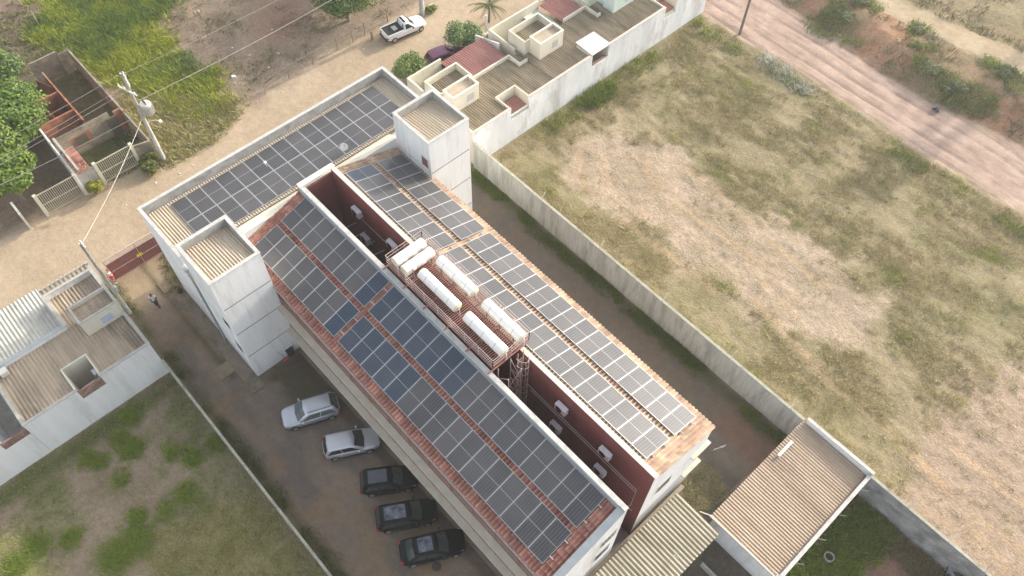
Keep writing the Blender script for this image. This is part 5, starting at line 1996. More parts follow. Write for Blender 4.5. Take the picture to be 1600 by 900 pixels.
# ------------------------------------------------------------------ trees and shrubs
def leaves(name, centres, radii, n, size, c1, c2, parent, flat=0.8):
    """leaf-sized faces spread through overlapping clumps, denser near their skins"""
    k = len(centres)
    w = np.array([r ** 2 for r in radii])
    w = w / w.sum()
    idx = rng.choice(k, n, p=w)
    C0 = np.array(centres)[idx]
    Rr = np.array(radii)[idx]
    d = rng.normal(0, 1, (n, 3))
    d /= np.linalg.norm(d, axis=1)[:, None]
    rad = Rr * (0.45 + 0.6 * rng.random(n) ** 0.55)
    P = C0 + d * rad[:, None] * np.array([1, 1, flat])
    P += rng.normal(0, 0.03, P.shape)
    # outward-facing, tilted leaves
    nrm = d + rng.normal(0, .55, (n, 3)) + np.array([0, 0, .45])
    nrm /= np.linalg.norm(nrm, axis=1)[:, None]
    t = np.cross(nrm, rng.normal(0, 1, (n, 3)))
    t /= np.linalg.norm(t, axis=1)[:, None]
    b = np.cross(nrm, t)
    s = (size * rng.uniform(.6, 1.3, n))[:, None]
    V = np.stack([P - t * s, P + b * s * .45 - t * s * .1, P + t * s, P - b * s * .45 - t * s * .1], 1).reshape(-1, 3)
    F = np.arange(n * 4).reshape(-1, 4)
    mixv = np.clip(rng.normal(.5, .28, n) + (rng.random(k)[idx] - .5) * .5, 0, 1)[:, None]
    col = np.array(c1) * (1 - mixv) + np.array(c2) * mixv
    o = fast_mesh(name, V, F, np.repeat(col, 4, 0), M_LEAF, nper=4)
    if parent is not None:
        off = Vector(parent['_origin'])
        o.parent = parent
        o.data.transform(Matrix.Translation(-off))
        o['_origin'] = tuple(off)
    return o


def tree(name, base, h, cr, n, size, label, cat, c1, c2, lobes=9, trunk_r=.14, group=None, crown_z=None, flat=.8, seed=0, spread=.62):
    rnd = random.Random(seed + 17)
    base = Vector(base)
    o = thing(name, label, cat, tuple(base), group)
    cz = crown_z if crown_z else h - cr * flat
    cen, rad = [], []
    for i in range(lobes):
        a = 2 * math.pi * i / lobes * 2.4 + rnd.uniform(-.4, .4)
        q = math.sqrt((i + .3) / lobes) * cr * spread
        cen.append((base.x + q * math.cos(a), base.y + q * math.sin(a), base.z + cz + rnd.uniform(-.35, .42) * cr * flat * (1.1 - .6 * q / cr)))
        rad.append(cr * rnd.uniform(.36, .56))
    m = MB()
    top = base + Vector((0, 0, cz))
    m.tube([base - Vector((0, 0, .1)), base + Vector((.03, .02, cz * .35)), base + Vector((-.04, .05, cz * .7)), top], [trunk_r * 1.35, trunk_r, trunk_r * .8, trunk_r * .5], 9)
    for c in cen[:7]:
        s = base + Vector((0, 0, cz * rnd.uniform(.45, .75)))
        m.tube([s, s.lerp(Vector(c), .5) + Vector((0, 0, .1)), Vector(c)], [trunk_r * .5, trunk_r * .33, trunk_r * .12], 6)
    m.build('trunk', M_BARK, o, smooth=True)
    leaves('crown', cen, rad, n, size, c1, c2, o, flat)
    return o


tree('street_tree', at(640, 124, 0), 2.9, 1.55, 5200, .13, 'round clipped green tree beside the front block, nearest its parapet corner', 'tree', (.075, .15, .025), (.27, .34, .09), 13, .11, 'round street trees', seed=1, flat=.85)
tree('street_tree', at(724, 80, 0), 3.25, 1.75, 6200, .13, 'round pale-green tree by the red garage roof, larger of the two street trees', 'tree', (.085, .16, .04), (.29, .36, .13), 13, .12, 'round street trees', seed=5, flat=.85)
tree('broad_tree', (-64.2, 1.2, 0), 7.2, 5.0, 21000, .20, 'large leafy green tree at the left picture edge overhanging the unfinished house', 'tree', (.06, .13, .02), (.20, .28, .04), 26, .26, seed=9, crown_z=4.2, flat=.7)
tree('broad_tree', (-58.8, .2, 0), 5.0, 2.8, 8000, .19, 'bright green tree leaning over the driveway behind the left bar gate', 'tree', (.07, .14, .02), (.22, .30, .04), 13, .18, seed=12, crown_z=3.4, flat=.7)
tree('broad_tree', (-70.8, 3.6, 0), 5.4, 3.2, 9000, .20, 'leafy tree behind the unfinished house, higher up the left picture edge', 'tree', (.06, .12, .03), (.17, .23, .05), 15, .2, seed=19, crown_z=3.4, flat=.75)
tb = at(545, 32, 0)
tree('lot_tree', (tb.x, tb.y, 0), 5.2, 3.4, 9500, .17, 'leafy tree with a pale trunk at the top edge beside the wire fence', 'tree', (.06, .12, .025), (.19, .25, .05), 16, .16, seed=3, crown_z=3.3, flat=.6)
for i, (x, y, hh, cr) in enumerate(((-62.0, 38.0, 8.5, 4.4), (-65.5, 43.5, 9.5, 4.8))):
    tree('lot_tree', (x, y, 0), hh, cr, 5200, .2, ['dense tree at the top edge behind the white pickup', 'dense tree beyond the top edge, farthest along the street'][i], 'tree', (.04, .085, .02), (.11, .155, .03), 12, .2, 'trees along the dusty lot', seed=30 + i, crown_z=hh - cr * .75, flat=.75)


def shrub(pos, r, h, n, size, label, c1, c2, name='shrub', seed=0, group=None):
    rnd = random.Random(seed)
    x, y = pos[0], pos[1]
    z = float(gz(np.array([x]), np.array([y]))[0])
    o = thing(name, label, 'shrub', (x, y, z), group)
    cen, rad = [], []
    for i in range(8):
        a = rnd.uniform(0, 6.28)
        q = r * rnd.uniform(.1, .7)
        cen.append((x + q * math.cos(a), y + q * math.sin(a), z + h * rnd.uniform(.35, .7)))
        rad.append(r * rnd.uniform(.32, .5))
    m = MB()
    for c in cen[:6]:
        m.tube([(x, y, z - .05), c], [.035, .012], 5)
    m.build('stems', M_BARK, o)
    leaves('foliage', cen, rad, n, size, c1, c2, o, min(1.0, h / r * .8))
    return o


shrub(at(150, 302)[:2], .85, 1.5, 900, .17, 'bright yellow-green shrub growing against the front wall between the two bar gates', (.22, .24, .02), (.40, .38, .05), seed=1)
shrub(at(238, 262)[:2], 1.1, 1.3, 1300, .15, 'green shrub at the foot of the transformer pole', (.09, .12, .02), (.22, .23, .05), seed=2)
shrub(at(676, 18)[:2], .7, .7, 500, .13, 'small yellow-green shrub on the sandy street beside the thick pole', (.14, .19, .02), (.26, .27, .05), seed=3)
BANKSH = [((1318, 30), 1.2, .7, 'round green bush on the bank near the top edge', .7), ((1340, 8), .9, .6, 'pale green bush at the top of the bank, beside the eroded earth', .9),
          ((1430, 50), .9, .6, 'bush at the foot of the upper dirt track, right of the eroded patch', .9), ((1457, 112), 1.0, .6, 'bush on the bank at the upper end of the scrub belt', .8),
          ((1492, 140), 1.1, .7, 'broad grey-green bush in the middle of the scrub belt', .8), ((1568, 118), 1.0, .6, 'green bush close to the upper track at the right edge', .9)]
for i, (q, r, h, lb, z) in enumerate(BANKSH):
    p = at(*q, z)
    shrub(p[:2], r, h, 1300, .11, lb, (.11, .14, .05), (.23, .25, .11), 'bush', 40 + i, 'bushes on the bank')
# palm
pb = at(764, 34, 0)
pm = thing('palm_tree', 'small palm with drooping fronds on the sandy street near the top edge', 'palm', tuple(pb))
m = MB()
m.tube([pb, pb + Vector((.05, 0, .9)), pb + Vector((0, .05, 1.9))], [.13, .10, .08], 8)
m.build('trunk', M_BARK, pm, smooth=True)
V, F, Cc = [], [], []
top = np.array(pb + Vector((0, .05, 1.9)))
for k in range(15):
    a = 2 * math.pi * k / 15 + .2 * math.sin(k * 5)
    L = 1.9 + .3 * math.sin(k * 3)
    el = .9 if k % 2 else .45
    for s in range(18):
        u = (s + 1) / 18
        p = top + np.array([math.cos(a) * L * u * .9, math.sin(a) * L * u * .9, el * L * u * .6 - 1.0 * L * .55 * u * u])
        for sg in (-1, 1):
            tip = p + np.array([-math.sin(a) * sg, math.cos(a) * sg, -.45]) * (.42 * (1 - .6 * u)) + np.array([math.cos(a), math.sin(a), 0]) * .14
            w = np.array([math.cos(a), math.sin(a), 0]) * .035
            i = len(V)
            V += [p - w, p + w, tip]
            F.append((i, i + 1, i + 2))
            Cc += [(.10, .12, .03)] * 3
o = fast_mesh('fronds', V, F, Cc, M_LEAF, nper=3)
o.parent = pm
o.data.transform(Matrix.Translation(-Vector(pm['_origin'])))
# banana-like plant in the patio of the second house
bp_ = at(880, 12, 1.0)
bn = thing('patio_plant', 'long-leaved green plant rising in the white patio at the top edge', 'plant', (bp_.x, bp_.y, 0))
V, F, Cc = [], [], []
for k in range(16):
    a = 2 * math.pi * k / 16 + .3 * math.sin(k * 7)
    for s in range(8):
        u0, u1 = s / 8, (s + 1) / 8
        pts = []
        for u in (u0, u1):
            c = np.array([bp_.x + math.cos(a) * 2.4 * u, bp_.y + math.sin(a) * 2.4 * u, 1.4 + 2.6 * u - 2.2 * u * u])
            w = np.array([-math.sin(a), math.cos(a), 0]) * .17 * math.sin(math.pi * (.08 + .9 * u))
            pts += [c - w, c + w]
        i = len(V)
        V += pts
        F.append((i, i + 1, i + 3, i + 2))
        Cc += [(.12, .15, .03) if k % 3 else (.20, .18, .06)] * 4
o = fast_mesh('leaves', V, F, Cc, M_LEAF, nper=4)
o.parent = bn
o.data.transform(Matrix.Translation(-Vector(bn['_origin'])))
m = MB()
m.tube([(bp_.x, bp_.y, 0), (bp_.x, bp_.y, 1.5)], [.16, .1], 8)
m.build('stem', M_BARK, bn)


# ------------------------------------------------------------------ cars
def paint(name, c, rough=.28, metal=.4):
    m, nt, p = principled(name)
    p.inputs['Base Color'].default_value = (*c, 1)
    p.inputs['Roughness'].default_value = rough
    p.inputs['Metallic'].default_value = metal
    p.inputs['Coat Weight'].default_value = .6
    p.inputs['Coat Roughness'].default_value = .05
    tc = nt.nodes.new('ShaderNodeTexCoord')
    nz = nt.nodes.new('ShaderNodeTexNoise')
    nz.inputs['Scale'].default_value = 2.5
    nz.inputs['Detail'].default_value = 7
    nt.links.new(tc.outputs['Object'], nz.inputs['Vector'])
    mr = nt.nodes.new('ShaderNodeMapRange')
    mr.inputs['To Min'].default_value = rough - .1
    mr.inputs['To Max'].default_value = rough + .25
    nt.links.new(nz.outputs['Fac'], mr.inputs['Value'])
    nt.links.new(mr.outputs[0], p.inputs['Roughness'])
    return m


P_SILVER = paint('silver_paint', (.50, .52, .55), .30, .55)
P_SILVER2 = paint('light_silver_paint', (.56, .57, .59), .30, .5)
P_BLACK = paint('black_paint', (.008, .009, .010), .12, .0)
P_BLACK.node_tree.nodes['Principled BSDF'].inputs['Coat Weight'].default_value = 0.0
P_BLACK.node_tree.nodes['Principled BSDF'].inputs['Specular IOR Level'].default_value = 0.16
P_WHITE = paint('white_paint', (.78, .79, .80), .3, .0)
P_MAROON = paint('maroon_paint', (.20, .05, .11), .3, .2)
P_GREY = paint('grey_blue_paint', (.30, .34, .37), .35, .3)


def loft(m, secs):
    """secs: list of closed rings with equal point counts"""
    n = len(secs[0])
    vs = [p for s in secs for p in s]
    fs = []
    for i in range(len(secs) - 1):
        for k in range(n):
            k2 = (k + 1) % n
            fs.append((i * n + k, i * n + k2, (i + 1) * n + k2, (i + 1) * n + k))
    fs.append(tuple(reversed(range(n))))
    fs.append(tuple((len(secs) - 1) * n + k for k in range(n)))
    m.add(vs, fs)


def car(kind, body, loc, yaw, label, L=4.0, W=1.68, Hh=1.46, sedan=False, rails=False, glass=M_CARGLASS, roof_wear=None, group=None, cat='car', pickup=False):  # roof_wear
    """nose towards local +x"""
    o = thing('pickup_truck' if pickup else 'parked_car', label, cat, (0, 0, 0), group, local=True)
    hl, hw = L / 2, W / 2
    belt, hood = .90, .86
    # lower body: x, half width, z low, z side top, z deck top
    st = [(-hl, .70, .38, .62, .66), (-hl + .05, .86, .30, .72, .80), (-hl + .35, .97, .24, .84, .92 if not sedan else .95), (-hl + .95, 1.0, .22, .86, .93), (0, 1.0, .22, .84, .92),
          (hl - 1.45, 1.0, .22, .82, .90), (hl - 1.05, .99, .22, .78, .88), (hl - .45, .95, .24, .70, .80), (hl - .12, .84, .28, .62, .70), (hl, .62, .36, .54, .58)]
    m = MB()
    secs = []
    for x, wf, zl, zs, zt in st:
        w = hw * wf
        secs.append([(x, -w * .92, zl), (x, -w, zl + .14), (x, -w, zs - .04), (x, -w * .94, zs + .03), (x, -w * .72, zt), (x, 0, zt + .025), (x, w * .72, zt), (x, w * .94, zs + .03), (x, w, zs - .04), (x, w, zl + .14), (x, w * .92, zl)])
    loft(m, secs)
    b = m.build('body', body, o, smooth=True)
    sd = b.modifiers.new('sub', 'SUBSURF')
    sd.levels = sd.render_levels = 2
    # cabin: base ring and roof ring (rear to front)
    if pickup:
        r0, r1, t0, t1 = -.35, hl - 1.25, -.25, hl - 1.95
    elif sedan:
        r0, r1, t0, t1 = -hl + .42, hl - 1.12, -hl + 1.02, hl - 1.85
    else:
        r0, r1, t0, t1 = -hl + .10, hl - 1.02, -hl + .42, hl - 1.78
    wb, wt_ = hw * .93, hw * .74
    zb, zt = belt - .02, Hh - .05
    m = MB()

    def ring(f, zc, w, xa, xb, z):
        return [(xa, -w * .90, z), (xa + .10, -w, z), (xb - .25, -w, z), (xb - .04, -w * .86, z), (xb + .05, 0, z), (xb - .04, w * .86, z), (xb - .25, w, z), (xa + .10, w, z), (xa, w * .90, z), (xa - .04, 0, z)]
    secs = [ring(0, 0, wb, r0, r1, zb - .1), ring(0, 0, wb, r0, r1, zb), ring(0, 0, wt_ * 1.03, t0 - .05, t1 + .08, zt - .06), ring(0, 0, wt_ * .97, t0, t1, zt), ring(0, 0, wt_ * .75, t0 + .18, t1 - .2, zt + .035)]
    loft(m, secs)
    cb = m.build('cabin', body, o, smooth=True)
    cb.modifiers.new('es', 'EDGE_SPLIT').split_angle = R(38)

    def lerp(a, b, t):
        return a + (b - a) * t

    def pane(name, pts, mat, push):
        """quad or polygon slightly proud of the cabin"""
        c = sum((Vector(p) for p in pts), Vector()) / len(pts)
        n = (Vector(pts[1]) - Vector(pts[0])).cross(Vector(pts[-1]) - Vector(pts[0])).normalized()
        if n.dot(Vector(push)) < 0:
            n = -n
        q = [Vector(p) + n * .014 for p in pts]
        q0 = [Vector(p) - n * .01 for p in pts]
        mm = MB()
        k = len(pts)
        mm.add(q0 + q, [tuple(range(k, 2 * k)), tuple(reversed(range(k)))] + [(i, (i + 1) % k, (i + 1) % k + k, i + k) for i in range(k)])
        return mm.build(name, mat, o)
    zp = lambda t: lerp(zb, zt - .06, t)
    # windscreen, rear window
    f = lambda t, s: (lerp(r1 - .04, t1 + .04, t), s * lerp(wb * .86, wt_ * .88, t), zp(t))
    g = lambda t: (lerp(r1 + .05, t1 + .13, t), 0, zp(t))
    pane('windscreen', [f(.04, -1), g(.04), f(.04, 1), f(.94, 1), g(.94), f(.94, -1)], glass, (1, 0, .4))
    f = lambda t, s: (lerp(r0, t0 - .05, t), s * lerp(wb * .86, wt_ * .86, t), zp(t))
    g = lambda t: (lerp(r0 - .04, t0 - .09, t), 0, zp(t))
    if not pickup:
        pane('rear_window', [f(.12, 1), g(.12), f(.12, -1), f(.92, -1), g(.92), f(.92, 1)], glass, (-1, 0, .4))
    else:
        pane('rear_window', [f(.10, .98), f(.10, -.98), f(.92, -.98), f(.92, .98)], M_PLASTIC, (-1, 0, .4))
    for s in (-1, 1):
        e = lambda u, t: (lerp(lerp(r0 + .12, r1 - .27, u), lerp(t0 + .07, t1 - .17, u), t), s * lerp(wb, wt_ * 1.03, t) * 1.002, zp(t))
        if pickup:
            pane('side_window', [e(.08, .12), e(.98, .12), e(.96, .9), e(.1, .9)], glass, (0, s, .3))
        else:
            pane('side_window', [e(.02, .12), e(.47, .10), e(.47, .90), e(.10, .88)], glass, (0, s, .3))
            pane('side_window', [e(.50, .10), e(1.0, .10), e(.95, .88), e(.50, .90)], glass, (0, s, .3))
    # wheels, lamps, mirrors
    for x in (-hl + .72, hl - .78):
        for s in (-1, 1):
            wh = bpy.data.objects.new('wheel', None)
            COL.objects.link(wh)
            wh.empty_display_size = .1
            wh.parent = o
            wh['_origin'] = (0, 0, 0)
            m = MB()
            y0, y1 = s * (hw - .19), s * (hw + .012)
            m.tube([(x, y0, .30), (x, lerp(y0, y1, .15), .30), (x, lerp(y0, y1, .85), .30), (x, y1, .30)], [.27, .305, .305, .275], 22)
            m.build('tyre', M_RUBBER, wh, smooth=False)
            m = MB()
            m.tube([(x, s * (hw - .05), .30), (x, s * (hw + .022), .30)], [.205, .19], 16)
            m.build('rim', M_RIM, wh)
    for s in (-1, 1):
        m = MB()
        m.add([(hl - .12, s * hw * .52, .58), (hl - .04, s * hw * .52, .56), (hl - .16, s * hw * .80, .58), (hl - .36, s * hw * .89, .63),
               (hl - .16, s * hw * .52, .665), (hl - .10, s * hw * .54, .655), (hl - .22, s * hw * .82, .67), (hl - .40, s * hw * .89, .715)],
              [(0, 1, 5, 4), (1, 2, 6, 5), (2, 3, 7, 6), (4, 5, 6, 7)])
        m.build('headlight', M_LAMP, o)
        m = MB()
        zz = .62 if not pickup else .55
        m.box(-hl - .012, -hl + .16, min(s * hw * .62, s * hw * .88), max(s * hw * .62, s * hw * .88), zz, zz + .18)
        m.build('tail_light', M_TAIL, o, bevel=.02)
        m = MB()
        xm = r1 - .42
        m.box(xm - .06, xm + .07, min(s * (hw - .02), s * (hw + .17)), max(s * (hw - .02), s * (hw + .17)), .90, 1.02)
        m.build('mirror', M_PLASTIC if kind != 'silver' else body, o, bevel=.02)
        m = MB()
        for u in ((.40,) if pickup else (.46, .70)):
            xx = lerp(r0 + .1, r1 - .2, u)
            m.box(xx - .07, xx + .07, min(s * hw * .985, s * (hw + .012)), max(s * hw * .985, s * (hw + .012)), .74, .765)
        m.build('door_handle', M_RIM if kind != 'black' else M_PLASTIC, o)
        m = MB()
        m.box(-hl + 1.1, hl - 1.2, min(s * hw * .97, s * (hw + .008)), max(s * hw * .97, s * (hw + .008)), .20, .30)
        m.build('side_sill', M_PLASTIC, o)
        if rails:
            m = MB()
            m.tube([(t0 + .15, s * wt_ * .86, zt + .02), (t0 + .25, s * wt_ * .86, zt + .085), (t1 - .25, s * wt_ * .86, zt + .085), (t1 - .1, s * wt_ * .86, zt + .01)], .02, 6)
            m.build('roof_rail', M_PLASTIC, o)
    if rails:
        m = MB()
        m.box(t0 - .10, t0 + .10, -wt_ * .8, wt_ * .8, zt - .015, zt + .03)
        m.build('rear_spoiler', M_PLASTIC, o, bevel=.02)
    m = MB()
    m.box(hl - .06, hl + .012, -.26, .26, .36, .47)
    m.build('number_plate', M_FRAME, o)
    m = MB()
    m.box(hl - .10, hl + .004, -hw * .40, hw * .40, .52, .60)
    m.build('grille', M_PLASTIC, o, bevel=.02)
    if roof_wear is not None:  # thin sheet laid over the roof to carry its tone
        m = MB()
        m.add([(t0 + .22, -wt_ * .72, zt + .040), (t1 - .24, -wt_ * .72, zt + .040), (t1 - .24, wt_ * .72, zt + .040), (t0 + .22, wt_ * .72, zt + .040),
               (t0 + .22, -wt_ * .72, zt + .030), (t1 - .24, -wt_ * .72, zt + .030), (t1 - .24, wt_ * .72, zt + .030), (t0 + .22, wt_ * .72, zt + .030)],
              [(0, 1, 2, 3), (7, 6, 5, 4), (0, 4, 5, 1), (1, 5, 6, 2), (2, 6, 7, 3), (3, 7, 4, 0)])
        m.build('roof_tone_sheet', roof_wear, o)
    if pickup:
        m = MB().use(body)
        m.box(-hl + .04, -hl + .10, -hw * .90, hw * .90, .70, 1.02)
        m.box(-hl + .10, r0 - .05, -hw * .96, -hw * .86, .70, 1.02)
        m.box(-hl + .10, r0 - .05, hw * .86, hw * .96, .70, 1.02)
        m.build('bed_side', None, o, bevel=.02)
        m = MB()
        m.box(-hl + .101, r0 - .06, -hw * .859, hw * .859, .93, .965)
        m.use(M_PLASTIC)
        m.build('bed_liner', M_RUBBER, o)
        m = MB()
        m.box(r0 - .9, r0 - .45, -.32, .32, .966, 1.0)
        m.build('bed_mat', M_FRAME, o)
        m = MB()
        m.box(r0 - .10, r0 - .08, -hw * .85, hw * .85, .965, 1.08)
        m.build('cab_back', M_PLASTIC, o)
        m = MB()
        m.box(-hl - .10, -hl + .03, -hw * .85, hw * .85, .34, .50)
        m.build('rear_bumper', M_PLASTIC, o, bevel=.03)
    o.location = loc
    o.rotation_euler = (0, 0, yaw)
    return o


def place(kind, body, nose, tail, label, **k):
    """nose and tail pixels are read at bumper height (0.45 m)"""
    a, b = at(*nose, .45), at(*tail, .45)
    c = (a + b) / 2
    d = a - b
    return car(kind, body, (c.x, c.y, 0.02), math.atan2(d.y, d.x), label, **k)


M_SKYROOF = mk('sky_mottled_roof', (.018, .024, .038), (.16, .18, .22), 2.6, .25, spec=.6, obj=True, detail=3)  # cloud reflections painted as pale blotches on the black roof
M_DULLROOF = mk('dull_black_roof', (.055, .06, .075), (.085, .09, .11), 3.0, .3, spec=.6, obj=True)  # even roof tone, lighter than the black body colour
GRP = 'cars parked side by side along the building'
place('silver', P_SILVER, (445, 656), (526, 632), 'silver hatchback with roof rails, nose towards the low wall, first in the parked row', L=4.05, W=1.72, Hh=1.52, rails=True, glass=M_CARGLASS_LT, group=GRP)
place('silver', P_SILVER2, (591, 684), (507, 702), 'silver hatchback without roof rails, tail towards the low wall, second in the row', L=3.85, W=1.66, Hh=1.42, group=GRP)
place('black', P_BLACK, (649, 745), (568, 756), 'black boxy hatchback with a plain dull roof, parked beside the second silver car', L=3.9, W=1.68, Hh=1.5, glass=M_CARGLASS_TEAL, group=GRP, roof_wear=M_DULLROOF)
place('black', P_BLACK, (680, 797), (591, 813), 'black hatchback with sky-blotched roof, between two other black cars', L=4.05, W=1.70, Hh=1.48, glass=M_CARGLASS_TEAL, group=GRP, roof_wear=M_SKYROOF)
place('black', P_BLACK, (723, 844), (629, 866), 'black sedan with chrome trim, last in the row by the drain cover', L=4.25, W=1.72, Hh=1.47, sedan=True, glass=M_CARGLASS_TEAL, group=GRP, roof_wear=M_SKYROOF)
place('white', P_WHITE, (659, 33), (603, 57), 'white two-door pickup with an empty dark bed on the sandy street', L=4.45, W=1.68, Hh=1.58, pickup=True, cat='pickup')
place('maroon', P_MAROON, (716, 80), (676, 97), 'maroon car half hidden behind the red garage roof between two round trees', L=3.9, W=1.66, Hh=1.45, cat='car')
place('grey', P_GREY, (1500, 893), (1496, 955), 'grey-blue car cut by the bottom edge against the block wall', L=4.0, W=1.68, Hh=1.48, glass=M_CARGLASS_LT)


# ------------------------------------------------------------------ people
M_SKIN = mk('skin', (.22, .115, .075), None, rough=.6)
M_SKIN2 = mk('skin_light', (.40, .235, .165), None, rough=.6)
M_HAIR = mk('dark_hair', (.015, .012, .010), None, rough=.7)
M_CLOTHW = mk('white_cotton', (.74, .75, .80), (.80, .81, .84), 8, .9)
M_CLOTHP = mk('pale_pink_cotton', (.70, .58, .54), (.76, .66, .62), 8, .9)
M_TROUSER = mk('dark_trousers', (.030, .022, .024), (.05, .04, .042), 8, .9)
M_SHORTS = mk('red_cotton', (.55, .02, .06), (.62, .05, .09), 8, .9)
M_SANDAL = mk('sandal', (.60, .55, .48), None, rough=.7)


def skin_body(name, verts, edges, radii, mat, parent, root=0, sub=2):
    me = bpy.data.meshes.new(name)
    me.from_pydata(verts, edges, [])
    o = bpy.data.objects.new(name, me)
    COL.objects.link(o)
    o.parent = parent
    o['_origin'] = (0, 0, 0)
    sk = o.modifiers.new('skin', 'SKIN')
    sk.use_smooth_shade = True
    for i, r in enumerate(radii):
        r = r if isinstance(r, tuple) else (r, r)
        me.skin_vertices[0].data[i].radius = r
        me.skin_vertices[0].data[i].use_root = (i == root)
    s = o.modifiers.new('sub', 'SUBSURF')
    s.levels = s.render_levels = sub
    me.materials.append(mat)
    return o


def person(loc, yaw, label, skin, shirt, lower, short, pose):
    o = thing('person', label, 'person', (0, 0, 0), local=True)
    J = dict(pel=(0, 0, .95), spine=(0, 0, 1.15), chest=(.0, 0, 1.35), neck=(.01, 0, 1.49), head0=(.02, 0, 1.56), head1=(.035, 0, 1.66), crown=(.03, 0, 1.74))
    for s, n in ((1, 'l'), (-1, 'r')):
        J['hip' + n] = (0, .10 * s, .90)
        st = pose['step'] * s
        J['knee' + n] = (.03 + st * .55, .115 * s, .50)
        J['ank' + n] = (-.02 + st, .12 * s, .09)
        J['toe' + n] = (.14 + st, .14 * s, .04)
        J['sh' + n] = (0, .17 * s, 1.41)
        e, w = pose['arm' + n]
        J['elb' + n] = e
        J['wri' + n] = w
        dv = (Vector(w) - Vector(e)).normalized()
        J['palm' + n] = tuple(Vector(w) + dv * .07)
        for q, (a, b) in enumerate(((-.035, .075), (-.012, .09), (.012, .085), (.035, .07))):
            sd = dv.cross(Vector((0, s, .2))).normalized()
            J[f'f{q}{n}'] = tuple(Vector(w) + dv * (.075 + b) + sd * a * 1.1)
        J['th' + n] = tuple(Vector(w) + dv * .07 + Vector((.05, -.03 * s, 0)))
    keys = list(J)
    ix = {k: i for i, k in enumerate(keys)}
    E = [('pel', 'spine'), ('spine', 'chest'), ('chest', 'neck'), ('neck', 'head0'), ('head0', 'head1'), ('head1', 'crown')]
    rad = dict(pel=(.15, .11), spine=(.14, .10), chest=(.16, .11), neck=.055, head0=.075, head1=.098, crown=.06)
    for n in 'lr':
        E += [('pel', 'hip' + n), ('hip' + n, 'knee' + n), ('knee' + n, 'ank' + n), ('ank' + n, 'toe' + n), ('chest', 'sh' + n), ('sh' + n, 'elb' + n), ('elb' + n, 'wri' + n), ('wri' + n, 'palm' + n), ('palm' + n, 'th' + n)]
        E += [('palm' + n, f'f{q}{n}') for q in range(4)]
        rad.update({'hip' + n: .088, 'knee' + n: .058, 'ank' + n: .042, 'toe' + n: .035, 'sh' + n: .062, 'elb' + n: .043, 'wri' + n: .030, 'palm' + n: (.036, .022), 'th' + n: .011})
        rad.update({f'f{q}{n}': .010 for q in range(4)})
    skin_body('body', [J[k] for k in keys], [(ix[a], ix[b]) for a, b in E], [rad[k] for k in keys], skin, o)
    # shirt and lower garment as slightly larger shells
    up = lambda a, b, t: tuple(Vector(J[a]).lerp(Vector(J[b]), t))
    V = [(0, 0, .93), (0, 0, 1.15), (0, 0, 1.36), (.005, 0, 1.45), J['shl'], up('shl', 'elbl', .75), J['shr'], up('shr', 'elbr', .75)]
    skin_body('shirt', V, [(0, 1), (1, 2), (2, 3), (2, 4), (4, 5), (2, 6), (6, 7)], [(.172, .135), (.165, .125), (.180, .135), (.085, .085), .085, .068, .085, .068], shirt, o, 1)
    t = .75 if short else 1.0
    V = [(0, 0, .98)]
    Ed, Rd = [], [(.165, .13)]
    for n in 'lr':
        i = len(V)
        V += [J['hip' + n], up('hip' + n, 'knee' + n, .95)]
        Ed += [(0, i), (i, i + 1)]
        Rd += [.108, .082 if not short else .095]
        if not short:
            V.append(up('knee' + n, 'ank' + n, .95))
            Ed.append((i + 1, i + 2))
            Rd.append(.062)
    skin_body('shorts' if short else 'trousers', V, Ed, Rd, lower, o, 0)
    V = [(.0, 0, 1.66), (.01, 0, 1.75)]
    skin_body('hair', V, [(0, 1)], [(.100, .100), .082], M_HAIR, o, 0)
    for s, n in ((1, 'l'), (-1, 'r')):
        m = MB()
        a = J['toe' + n]
        m.box(a[0] - .20, a[0] + .09, a[1] - .05, a[1] + .05, 0, .055)
        m.build('shoe', M_SANDAL if short else M_TROUSER, o, bevel=.02)
    # face: eyes, nose, mouth, ears
    m = MB()
    for s in (-1, 1):
        m.box(.118, .128, s * .034 - .012, s * .034 + .012, 1.645, 1.660)
    m.build('eyes', M_HAIR, o)
    m = MB()
    m.add([(.12, -.014, 1.61), (.12, .014, 1.61), (.145, 0, 1.612), (.122, 0, 1.65)], [(0, 1, 2), (0, 2, 3), (1, 3, 2), (0, 3, 1)])
    m.box(.112, .121, -.025, .025, 1.578, 1.586)
    for s in (-1, 1):
        m.box(.02, .055, min(s * .098, s * .112), max(s * .098, s * .112), 1.62, 1.675)
    m.build('face_features', skin, o)
    o.location = loc
    o.rotation_euler = (0, 0, yaw)
    return o


